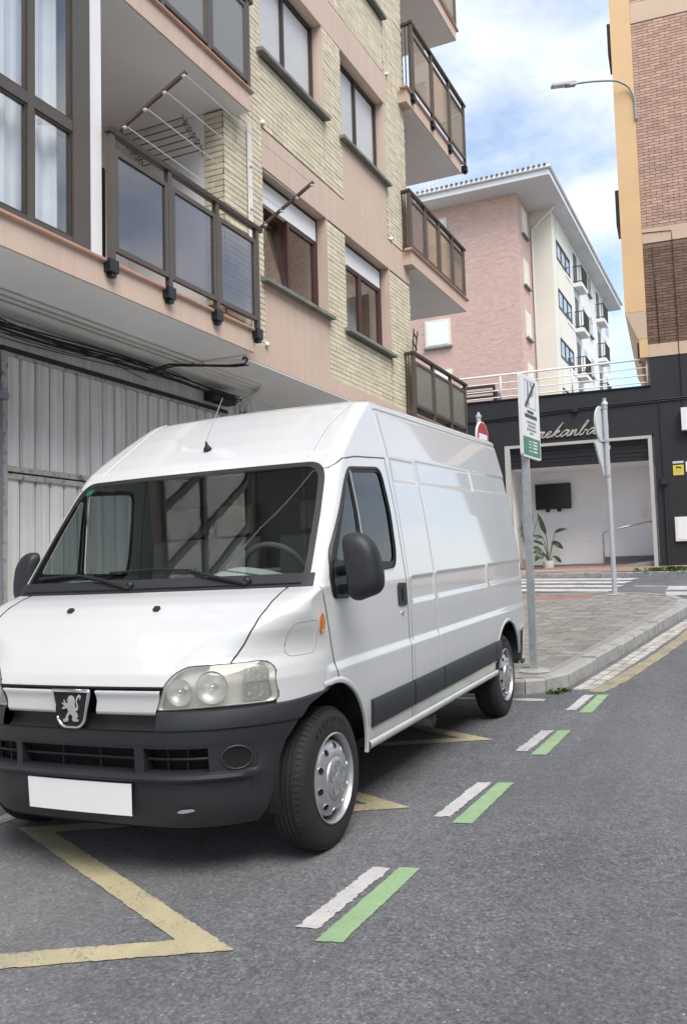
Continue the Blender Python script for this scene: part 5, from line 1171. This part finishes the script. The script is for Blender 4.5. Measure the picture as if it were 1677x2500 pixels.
# headlights
for s in (1, -1):
    P = [(s * x, z) for x, z in HL]; q = fpatch(P, -.045, 5, byx=True); hl = vp('headlight', q, 'lamp_clear', smooth=True, fixn=False)
    def mp(o_): return lambda x, z: front(x / wz(z), z, o_)
    P2 = [tuple(np.array((s * .645, .84)) + (np.array(p) - np.array((s * .645, .84))) * .93) for p in P]
    vp('lamp_housing', ringmesh(P, P, mp(.0), mp(-.047)), 'lamp_clear', hl, fixn=False)
    vp('lamp_rim', ringmesh(P, P2, mp(.001), mp(-.008)), 'reflector', hl, fixn=False, smooth=True)
    for (x, z, rr) in ((.535, .825, .058), (.665, .84, .070)):
        c_ = front(s * x / wz(z), z, -.006); nrm = np.array((s * (.25 if x < .6 else .42), -1, .04)); nrm /= np.linalg.norm(nrm); u = np.cross(nrm, (0, 0, 1.)); u /= np.linalg.norm(u)
        q = MB(); q.lathe([(rr, 0), (rr * .96, -.012), (rr * .75, -.026), (rr * .45, -.036), (0, -.040)], c_, nrm, u, 28); vp('reflector', q, 'reflector', hl, smooth=True, fixn=False)
        q = MB(); q.lathe([(.0, .0), (.010, -.002), (.012, -.02), (.012, -.034)], c_, nrm, u, 12); vp('bulb', q, 'chrome', hl, smooth=True, fixn=False)
    for zz0, zz1, mm in ((.765, .842, 'lamp_dark'), (.848, .918, 'lamp_dark')):
        q = fpatch([(s * .772, zz0), (s * .850, zz0), (s * .850, zz1), (s * .772, zz1)], -.012, 3, byx=True); vp('indicator', q, mm, hl, fixn=False)
        q = MB(); 
        for j in range(9): xx, zz2 = .778 + rng.uniform(0, .066), zz0 + .006 + rng.uniform(0, zz1 - zz0 - .012); c_ = front(s * xx / wz(zz2), zz2, -.010); q.obox(c_, (1, .6 * s, 0), (0, 0, 1), (-.6 * s, 1, 0), .0035, .004, .001)
        vp('indicator_facet', q, 'reflector', hl)
    vp('lens', fpatch(P, .004, 6, byx=True), 'lens_glass', hl, smooth=True, fixn=False)
    q = fline(dens(P, .03) + [P[0]], -.001, .0034); vp('headlight_gap', q, 'gap_black', hl, smooth=True)
    q = fline([(s * x, z) for x, z in ((.43, .742), (.56, .744), (.70, .746), (.80, .747), (.862, .749))], -.004, .006); vp('headlight_gap', q, 'gap_black', hl, smooth=True)
    # side repeater, fuel flap
    q = MB(); c_ = side(-.082, 1.068, 0, s); P3 = rpoly([(-.108, 1.022), (-.075, 1.030), (-.062, 1.07), (-.085, 1.115), (-.106, 1.09)], .015, 4)
    q = spatch(P3, .009, s, 3); q.add(list(side(np.array([p[0] for p in dens(P3, .03)]), np.array([p[1] for p in dens(P3, .03)]), -.003, s)), []); N3 = len(dens(P3, .03)); o3 = len(q.v) - N3; q.f += [(i, (i + 1) % N3, o3 + (i + 1) % N3, o3 + i) for i in range(N3)]; q.mi += [0] * N3; vp('side_repeater', q, 'amber', smooth=True, fixn=False)
FL = rpoly([(-.300, .935), (-.130, .935), (-.118, 1.085), (-.285, 1.085)], .045, 6)
vp('fuel_flap_gap', sline(FL + [FL[0]], -.0005, .0020), 'gap_soft', smooth=True)
# antenna on the roof cap
c_ = front(0., 2.012, 0.); q = MB(); q.lathe([(0, .0), (.026, .002), (.022, .014), (.010, .03), (.006, .05), (0, .055)], c_, (.05, -.35, .93), (1, 0, 0), 14); an_ = vp('antenna', q, 'rubber_seal', smooth=True); q = MB(); q.tube([c_ + np.array((.0, -.02, .04)), c_ + np.array((.085, .05, .30))], .0012, 5); vp('whip', q, 'galvanised', an_, smooth=True)
# roof seams of the cap
for s in (1, -1):
    zz3 = np.linspace(1.90, 2.29, 20); X3 = np.interp(zz3, [1.9, 2.1, 2.29], [.80, .815, .90]) * s
    q = MB(); q.tube(list(front(X3, zz3, -.002)), .004, 6); vp('roof_seam', q, 'van_white', smooth=True)
    q = MB(); q.tube(list(front(X3 * 1.018, zz3, -.003)), .0022, 6); vp('roof_seam', q, 'gap_line', smooth=True)
# door mirrors
for s in (1, -1):
    mr = vp('mirror_base', (lambda q: q)(spatch(rpoly([(.055, 1.172), (.23, 1.165), (.26, 1.29), (.14, 1.36), (.06, 1.33)], .03, 3), .014, s)), 'van_black', dn if s > 0 else df, smooth=True)
    q = MB()
    for z in (1.295, 1.205): q.tube([(s * .95, .15, z), (s * 1.03, .11, z + .005)], .026, 10)
    mr = vp('door_mirror', q, 'rubber_seal', van, smooth=True, sharp=40, label='black door mirror on two arms')
    cx_, cy_, cz_ = (1.10 if s > 0 else 1.035), (.075 if s > 0 else .10), 1.315; q = MB(); V = []
    MO = dens_n(rpoly([(-.092, .158), (.005, .170), (.075, .105), (.108, -.03), (.102, -.125), (-.03, -.168), (-.066, -.150)], [.03, .07, .08, .07, .05, .05, .03], 6), 48); nu, nv = 48, 12; mc = np.array((.005, -.01))
    for j in range(nv + 1):
        ph = j / nv * math.pi / 2; sh = math.cos(ph) ** .42 if j < nv else 0
        for (u, v) in MO:
            u2, v2 = mc + (np.array((u, v)) - mc) * sh; V.append((s * (cx_ + u2), cy_ + .035 - .075 * math.sin(ph) + .10 * u2, cz_ + v2))
    F = [(j * nu + i, j * nu + (i + 1) % nu, (j + 1) * nu + (i + 1) % nu, (j + 1) * nu + i) for j in range(nv) for i in range(nu)]; F.append(tuple(range(nu))); q.add(V, F); vp('mirror_shell', q, 'van_black', mr, smooth=True)
    q = MB(); q.add([(v[0] * 1 - (v[0] - s * cx_) * .1, v[1] + .004, v[2] - (v[2] - cz_) * .1) for v in V[:nu]], [tuple(range(nu))]); vp('mirror_glass', q, 'chrome', mr)
# wheels
def wheel(s, y, steer=0.):
    t = 'wheel'; X0 = .945; q = MB(); n = 72
    R, Wd = .330, .195
    prof = [(.205, -.02), (.212, -.004), (.235, .0), (.268, -.002), (.292, -.008), (.305, -.016), (.316, -.026), (.324, -.040)]
    rib = []
    for k in range(5):
        a = -.040 - k * .024; rib += [(.3285, a - .002), (.330, a - .019), (.3225, a - .0195), (.3225, a - .0235)]
    prof += rib + [(.324, -.160), (.312, -.176), (.29, -.19), (.21, -.19)]
    q.lathe(prof, (s * X0, y, .330), (s, 0, 0), (0, 1, 0), n); ty = None
    w = vp('wheel', q, 'tyre', smooth=True, sharp=28); 
    q = MB()   # shoulder blocks
    for k in range(n):
        a = 2 * math.pi * k / n; u = np.array((0, math.cos(a), math.sin(a))); tt = np.array((0, -math.sin(a), math.cos(a))); c = np.array((s * (X0 - .034), y, .330)) + u * .3205; q.obox(c, np.array((s, 0, 0)) * .75 - u * .5, tt, u * .75 + np.array((s, 0, 0)) * .5, .016, .0095, .0035)
    vp('tread_block', q, 'tyre', w, kind='stuff')
    q = MB(); q.lathe([(.207, -.006), (.209, .000), (.203, .004), (.197, -.004), (.191, -.035), (.187, -.070), (.179, -.072), (.175, -.032), (.167, -.017), (.150, -.005), (.125, .005), (.104, .007), (.100, .003)], (s * X0, y, .330), (s, 0, 0), (0, 1, 0), 64); rm = vp('rim', q, 'rim_silver', w, smooth=True, sharp=45)
    q = MB(); q.lathe([(.101, .003), (.097, .012), (.090, .0155), (.06, .018), (.030, .019), (.027, .022), (.0, .0225)], (s * X0, y, .330), (s, 0, 0), (0, 1, 0), 48); hb = vp('hub_cap', q, 'rim_silver', w, smooth=True, sharp=35)
    for k in range(10):
        a = 2 * math.pi * (k + .3) / 10; q = MB(); c = np.array((s * (X0 - .0040), y + .149 * math.cos(a), .330 + .149 * math.sin(a))); ax = np.array((s * .85, .50 * math.cos(a), .50 * math.sin(a))); ax /= np.linalg.norm(ax); u = np.array((0, -math.sin(a), math.cos(a))); q.lathe([(.0175, -.006), (.0170, .002), (.0155, .0028), (0, .0028)], c, ax, u, 16); q.mi = [0] * 32 + [1] * 16; vp('rim_hole_disc', q, ['rim_silver', 'hole_black'], rm, fixn=False)  # raised black disc stands for the shade inside each rim hole
    for k in range(5):
        a = 2 * math.pi * (k + .25) / 5; q = MB(); c = np.array((s * (X0 + .0165), y + .058 * math.cos(a), .330 + .058 * math.sin(a))); u = np.array((0, -math.sin(a), math.cos(a))); q.lathe([(.0235, .0035), (.021, .0045), (.0185, .0025), (.017, -.001), (.0, -.003)], c, (s, 0, 0), u, 20); q.mi = [0] * 40 + [1] * 40; vp('stud_dimple', q, ['rim_silver', 'cabin_grey'], hb, smooth=True, fixn=False)
    q = MB()      # raised sidewall lettering, illegible blocks
    for k in range(9):
        a = math.radians(58 + k * 8.2); u = np.array((0, -s * 0 + math.cos(a), math.sin(a))); tt = np.array((0, -math.sin(a), math.cos(a))); c = np.array((s * (X0 + .0005), y, .330)) + u * .272; q.obox(c, u, tt, (s, 0, 0), .011, .0065, .0018)
    vp('sidewall_rib', q, 'rubber_seal', w)
    q = MB(); q.lathe([(.0, -.05), (.19, -.05), (.19, -.17), (0, -.17)], (s * X0, y, .33), (s, 0, 0), (0, 1, 0), 24); vp('brake_drum', q, 'hole_black', w)
    return w
for s in (1, -1):
    for y in (0., 3.2): wheel(s, y)
# rear bumper corner, tail lamp, exhaust
for s in (1, -1):
    q = MB(); P = [(3.615, .40), (3.655, .635), (3.86, .665), (3.93, .655), (3.93, .38), (3.86, .345), (3.70, .35)]; q.prism(P, lambda u, v, d: tuple(side(min(u, 3.78), v, d - max(0, u - 3.80) * .35, s) + np.array((0, max(0, u - 3.78), 0))), -.20, .016); vp('rear_bumper', q, 'van_black')
    q = MB(); q.prism([(3.80, .86), (3.80, 1.24), (3.89, 1.24), (3.90, .86)], lambda u, v, d: tuple(side(min(u, 3.86), v, d - .02, s) + np.array((0, max(0, u - 3.86), 0))), -.08, .006); vp('tail_lamp', q, 'rear_red')
    q = MB(); q.prism([(3.85, .66), (3.85, .86), (3.92, .85), (3.92, .66)], lambda u, v, d: tuple(side(3.84, v, d - .03, s) + np.array((0, u - 3.84, 0))), -.10, .004); vp('rear_step', q, 'van_black')
q = MB(); q.tube([(.30, 1.9, .24), (.55, 1.93, .22), (.755, 1.95, .205)], .045, 14, caps=False); q.tube([(.750, 1.95, .2055), (.757, 1.95, .205)], .048, 14, caps=False); vp('exhaust_pipe', q, 'exhaust', smooth=True)
q = MB(); q.tube([(.3, 1.2, .27), (.3, 1.9, .27)], .09, 12); vp('silencer', q, 'exhaust', smooth=True, sharp=40)
# cabin
q = MB(); N = 30; xs_ = np.linspace(-.84, .84, N); prof = [(-.02, 1.275), (.10, 1.285), (.25, 1.27), (.32, 1.22), (.36, 1.05), (.34, .80)]
q.add([(x, y + .03 * x * x, z + (.055 * math.exp(-((x - .42) / .17) ** 2) if y > .05 else 0)) for y, z in prof for x in xs_], [(k * N + i, k * N + i + 1, (k + 1) * N + i + 1, (k + 1) * N + i) for k in range(5) for i in range(N - 1)]); vp('dashboard', q, 'dash_light', smooth=True, fixn=False)
q = MB(); th = np.linspace(0, 2 * math.pi, 33); c_ = np.array((.42, .47, 1.27)); u = np.array((1., 0, 0)); v = np.array((0, -.42, .9)); q.tube([c_ + .20 * (math.cos(t) * u + math.sin(t) * v) for t in th], .016, 8); q.obox(c_ + np.array((0, -.02, -.01)), u, v, np.cross(u, v), .19, .022, .012); q.obox(c_ + np.array((0, -.03, -.01)), u, v, np.cross(u, v), .06, .06, .02); vp('steering_wheel', q, 'cabin_grey', smooth=True, sharp=40)
for x, w_ in ((.44, .25), (-.36, .40)):
    q = MB(); q.prism(rpoly([(.42, .78), (.95, .80), (1.06, 1.50), (.96, 1.52), (.86, .95), (.42, .93)], .04, 3), lambda a, b_, d: (d, a, b_), x - w_, x + w_); se = vp('seat', q, 'seat_cloth')
    for xx in ((x,) if w_ < .3 else (x - .2, x + .2)): q = MB(); q.prism(rpoly([(.99, 1.53), (1.07, 1.53), (1.08, 1.72), (1.0, 1.72)], .02, 3), lambda a, b_, d: (d, a, b_), xx - .13, xx + .13); vp('headrest', q, 'seat_cloth', se)
q = MB(); q.add([(-.8, .40, 1.90), (.8, .40, 1.90), (.8, 1.12, 1.93), (-.8, 1.12, 1.93)], [(0, 1, 2, 3)]); vp('headlining', q, 'dash_light', fixn=False)
# passenger-side green inspection sticker at the top of the glass
q = fpatch([(-.86, 1.80), (-.80, 1.80), (-.80, 1.835), (-.86, 1.835)], .002, 2); vp('sticker', q, 'sign_green', ws)
# ------------------------------------------------------------------ street furniture
# wall lamp on the corner house
wl = thing('street_lamp', 'grey street lamp on a curved arm fixed to the corner house', 'street lamp', B3(.17, 12.7, -.05))
bs = B3(.165, 12.55, -.06); hd = np.array((-3.32, 20.95, 13.12))
top = B3(.12, 12.95, -.08)
hd = B3(-1.223, 13.478, -.68); P = crom([bs, B3(.158, 12.822, -.06), B3(.152, 13.103, -.07), B3(.043, 13.391, -.1), B3(-.154, 13.52, -.2), B3(-.335, 13.554, -.3), B3(-.815, 13.536, -.5), hd], 5)
q = MB(); q.tube(P, .028, 8); part('arm', q, 'lamp_body', wl, smooth=True)
dirv = (hd - P[-6]); dirv /= np.linalg.norm(dirv); sdv = np.cross(dirv, (0, 0, 1.)); sdv /= np.linalg.norm(sdv); upv = np.cross(sdv, dirv)
q = MB(); q.obox(hd + dirv * .10, dirv, sdv, upv, .12, .07, .05); q.obox(hd + dirv * .36, dirv, sdv, upv, .22, .085, .028); q.obox(hd + dirv * .02, dirv, sdv, upv, .07, .035, .035); part('head', q, 'lamp_body', wl)
q = MB(); q.obox(hd + dirv * .40 - upv * .030, dirv, sdv, upv, .15, .065, .004); part('lens', q, 'lamp_lens', wl)
for zc in (12.58, 12.85):
    q = MB(); q.tube([B3(.165, zc, -.06), B3(.165, zc, .02)], .02, 6); part('clamp', q, 'lamp_body', wl)

# parking sign on galvanised post, on the pavement corner
px, py = -1.985, 8.40; pz = gz(px, py) + KH
ps = thing('parking_sign', 'white parking restriction sign with green foot on a galvanised post behind the van', 'sign', (px, py, pz))
lean = np.array((.035, -.02, 1.0)) * 1
q = MB(); q.add(*(lambda t: (t.v, t.f))(MB().bar((px, py, pz - .02), (px + .015, py - .03, pz + 2.86), .042, .07, up=(1, 0, 0)))); part('post', q, 'galvanised', ps)
ang = math.radians(84.0); su = np.array((math.cos(ang), math.sin(ang), 0)); sn = np.array((math.sin(ang), -math.cos(ang), 0)); so = np.array((px + .030, py + .045, pz + 2.45))
def S3(u, v, d): return so + su * u + sn * (d + .03) + np.array((0, 0, v))
SW, SHh = .262, .405
q = MB(); q.prism(rpoly([(-SW, -SHh), (SW, -SHh), (SW, SHh), (-SW, SHh)], .035, 4), S3, -.022, .006); pl = part('plate', q, 'sign_white', ps)
q = MB(); q.prism(rpoly([(-SW + .02, -SHh + .02), (SW - .02, -SHh + .02), (SW - .02, -SHh + .20), (-SW + .02, -SHh + .20)], [.02, .02, .002, .002], 3), S3, .0065, .0075); part('green_field', q, 'sign_green', pl)
def strip(name, m, *rs):
    q = MB()
    for u0, u1, v0, v1 in rs: q.prism([(u0, v0), (u1, v0), (u1, v1), (u0, v1)], S3, .0078, .0088)
    return part(name, q, m, pl)
strip('print_mark', 'sign_grey', (-.16, -.156, .09, .36), (.156, .16, .09, .36), (-.16, .16, .356, .36), (-.16, .16, .09, .094))
q = MB(); q.prism([(-.15, .085), (-.125, .085), (.15, .345), (.145, .37), (.12, .36), (-.155, .115)], S3, .009, .0096); part('slash', q, 'sign_black', pl)
q = MB(); th = np.linspace(-1.45, 1.45, 14); oP = [(.0 + .105 * math.cos(t), .275 + .075 * math.sin(t)) for t in th]; iP = [(.0 + .055 * math.cos(t), .275 + .04 * math.sin(t)) for t in reversed(th)]
q.prism([(-.075, .35), (-.075, .10), (-.03, .10), (-.03, .20)] + oP + [(-.03, .35)], S3, .0078, .0084) if False else q.prism([(-.085, .345), (-.085, .11), (-.035, .11), (-.035, .345)], S3, .0078, .0084); q.prism(oP + iP, S3, .0078, .0084); part('parking_symbol', q, 'sign_grey', pl)
strip('print_line', 'sign_black', (-.10, .08, .035, .062), (-.17, .17, -.012, .022)); strip('print_line', 'sign_grey', (-.12, .13, -.062, -.045), (-.10, .12, -.098, -.08), (-.13, .14, -.135, -.117), (-.05, .05, -.168, -.152))
strip('print_line', 'sign_white', (-.02, -.012, -.36, -.23), (.03, .15, -.25, -.235), (.03, .15, -.28, -.265), (.03, .15, -.31, -.295), (.03, .15, -.345, -.33), (-.09, -.04, -.25, -.24), (-.09, -.04, -.28, -.27), (-.09, -.04, -.31, -.30), (-.09, -.04, -.345, -.335))
q = MB(); q.lathe([(.17, .0), (.15, .012), (.06, .02), (0, .02)], (px, py, pz - .006), (0, 0, 1), (1, 0, 0), 12); part('footing', q, 'kerb_stone', ps)

# pole with a round and a triangular sign seen from behind
qx, qy = -2.235, 15.60; qz = gz(qx, qy) + KH
p2 = thing('road_sign_pole', 'grey pole with round and triangular road signs seen from behind, in front of the bar', 'sign', (qx, qy, qz))
q = MB(); q.tube([(qx, qy, qz - .02), (qx - .01, qy - .03, qz + 3.30)], .042, 14); q.lathe([(.042, 0), (.055, .01), (.055, .05), (.03, .08), (.032, .13), (.0, .135)], (qx - .01, qy - .03, qz + 3.28), (0, 0, 1), (1, 0, 0), 14); part('post', q, 'pole_grey', p2, smooth=True, sharp=40)
a2 = math.radians(78); tu = np.array((math.cos(a2), math.sin(a2), 0)); tn = np.array((-math.sin(a2), math.cos(a2), 0))
def T3(v0): return lambda u, v, d: np.array((qx - .01, qy - .03, qz + v0 + v)) + tu * (u - .02) + tn * (.052 + d)
q = MB(); q.prism([(.30 * math.cos(t), .32 * math.sin(t)) for t in np.linspace(0, 2 * math.pi, 36, endpoint=False)], T3(2.96), .0, .03); sp_ = part('round_sign', q, 'sign_back', p2)
q = MB(); q.prism([(.29 * math.cos(t), .31 * math.sin(t)) for t in np.linspace(0, 2 * math.pi, 36, endpoint=False)], T3(2.96), .031, .034); part('sign_face', q, 'sign_red', sp_)
TR = rpoly([(-.36, .27), (.36, .27), (.0, -.33)], .05, 4); q = MB(); q.prism(TR, T3(2.35), .0, .03); st_ = part('triangle_sign', q, 'sign_back', p2)
q = MB(); q.prism([(u * .96, v * .96) for u, v in TR], T3(2.35), .031, .034); part('sign_face', q, 'sign_white', st_)
for v in (3.24, 2.66, 2.06):
    q = MB(); q.tube([(qx - .01, qy - .03, qz + v - .02), (qx - .01, qy - .03, qz + v + .02)], .050, 14); q.obox(np.array((qx - .01, qy - .03, qz + v)) + tn * .035, tu, tn, (0, 0, 1), .05, .02, .018); part('clamp', q, 'galvanised', p2)
q = MB(); q.lathe([(.20, .0), (.17, .012), (.06, .02), (0, .02)], (qx, qy, qz - .006), (0, 0, 1), (1, 0, 0), 10); part('footing', q, 'kerb_stone', p2)

# no-entry sign showing over the van roof
nx_, ny_ = -3.62, 12.5; nz_ = gz(nx_, ny_) + KH
ne = thing('no_entry_sign', 'red no entry sign with white bar showing above the van roof', 'sign', (nx_, ny_, nz_))
q = MB(); q.tube([(nx_, ny_, nz_ - .02), (nx_, ny_, 3.72)], .035, 12); q.lathe([(.035, 0), (.045, .01), (.045, .04), (.022, .06), (.022, .09), (0, .095)], (nx_, ny_, 3.70), (0, 0, 1), (1, 0, 0), 12); part('post', q, 'pole_grey', ne, smooth=True, sharp=40)
a3 = math.radians(84.7); nu_ = np.array((math.cos(a3), math.sin(a3), 0)); nn_ = np.array((math.sin(a3), -math.cos(a3), 0))
def N3_(u, v, d): return np.array((nx_, ny_, 3.42 + v)) + nu_ * (u + .03) + nn_ * (.045 + d)
circ = lambda r: [(r * math.cos(t), r * math.sin(t)) for t in np.linspace(0, 2 * math.pi, 40, endpoint=False)]
q = MB(); q.prism(circ(.225), N3_, -.03, .0); dk = part('plate', q, 'sign_white', ne); q = MB(); q.prism(circ(.212), N3_, .001, .003); part('red_disc', q, 'sign_red', dk)
q = MB(); q.prism([(-.16, -.04), (.16, -.04), (.16, .04), (-.16, .04)], N3_, .0035, .0055); part('white_bar', q, 'sign_white', dk)

# television in the bar lobby
tv = thing('television', 'black flat television on the white lobby wall of the bar', 'television', B3(-2.5, 3.05, 1.7))
bb('casing', 'black_slat', tv, (-2.96, -2.02, 3.07, 3.76, 1.64, 1.70)); bb('screen', 'screen_black', tv, (-2.93, -2.05, 3.11, 3.735, 1.634, 1.639)); bb('bracket', 'cable', tv, (-2.7, -2.6, 3.0, 3.08, 1.69, 1.745), (-2.4, -2.3, 3.0, 3.08, 1.69, 1.745))

# plants
def leaf_mesh(q, base, tip, width, normal, curl=.15, n=8):
    base, tip, nr = (np.array(a, float) for a in (base, tip, normal)); d = tip - base; L_ = np.linalg.norm(d); sd = np.cross(d, nr); sd /= np.linalg.norm(sd) + 1e-9; nr = np.cross(sd, d); nr /= np.linalg.norm(nr) + 1e-9
    V = []
    for i in range(n + 1):
        t = i / n; w = width * math.sin(math.pi * min(1, t * .93 + .05)) ** .8 * (1 - .25 * t); c = base + d * t + nr * curl * L_ * math.sin(math.pi * t) ; V += [c - sd * w + nr * w * .35, c, c + sd * w + nr * w * .35]
    q.add(V, [(3 * i + k, 3 * i + k + 1, 3 * i + k + 4, 3 * i + k + 3) for i in range(n) for k in (0, 1)])
pl1 = thing('bird_of_paradise_plant', 'tall large leaved plant in a round white pot in the bar lobby', 'plant', B3(-2.62, 1.43, 1.15))
c = lambda s, z, d=1.15: B3(s, z, d)
q = MB(); q.lathe([(0, 0), (.125, 0), (.14, .02), (.145, .235), (.13, .24), (.125, .21), (0, .20)], c(-2.62, 1.432), ZB, EB, 24); part('pot', q, 'pot_white', pl1, smooth=True, sharp=40)
for (s0, z0, s1, z1, w_, dd) in ((-2.66, 2.38, -2.84, 2.94, .075, 0), (-2.44, 2.42, -2.10, 2.50, .055, .1), (-2.72, 2.28, -3.0, 2.34, .045, -.1), (-2.74, 2.10, -3.02, 2.22, .05, .1), (-2.84, 2.02, -3.03, 2.02, .05, 0), (-2.52, 2.18, -2.24, 1.98, .085, .12), (-2.50, 1.80, -2.32, 1.62, .06, .2), (-2.74, 1.88, -2.92, 1.66, .095, -.2), (-2.68, 1.86, -2.74, 1.70, .08, -.3), (-2.78, 1.96, -2.98, 1.88, .07, -.1)):
    q = MB(); q.tube(crom([c(-2.62, 1.62), c((-2.62 + s0) / 2 + .02, (1.66 + z0) / 2), c(s0, z0, 1.15 + dd)], 5), .011, 6); part('stalk', q, 'stem', pl1, smooth=True)
    q = MB(); leaf_mesh(q, c(s0, z0, 1.15 + dd), c(s1, z1, 1.15 + dd * 1.5 - .05), w_, -NB + ZB * .3, .18); part('leaf', q, 'leaf', pl1, smooth=True, fixn=False)
pl2 = thing('orchid_plant', 'thin twiggy plant in a terracotta pot at the left of the bar lobby', 'plant', B3(-3.12, 1.43, .95))
q = MB(); q.lathe([(0, 0), (.12, 0), (.15, .30), (.13, .30), (.12, .26), (0, .25)], B3(-3.12, 1.432, .95), ZB, EB, 18); part('pot', q, 'pot_terracotta', pl2, smooth=True, sharp=40)
for k in range(9):
    a = rng.uniform(-1, 1); e1 = B3(-3.12 + a * .32, 2.2 + rng.uniform(0, .75), .95 + rng.uniform(-.2, .2)); q = MB(); P = crom([B3(-3.12, 1.7, .95), B3(-3.12 + a * .08, 2.1, .95), e1], 5); q.tube(P, .007, 5); part('twig', q, 'stem', pl2)
    for j in range(7):
        q = MB(); b0 = P[rng.integers(4, len(P))]; tp = b0 + rng.normal(0, .06, 3); leaf_mesh(q, b0, tp, .018, (0, 0, 1), .1, 4); part('leaf', q, 'leaf', pl2, fixn=False)
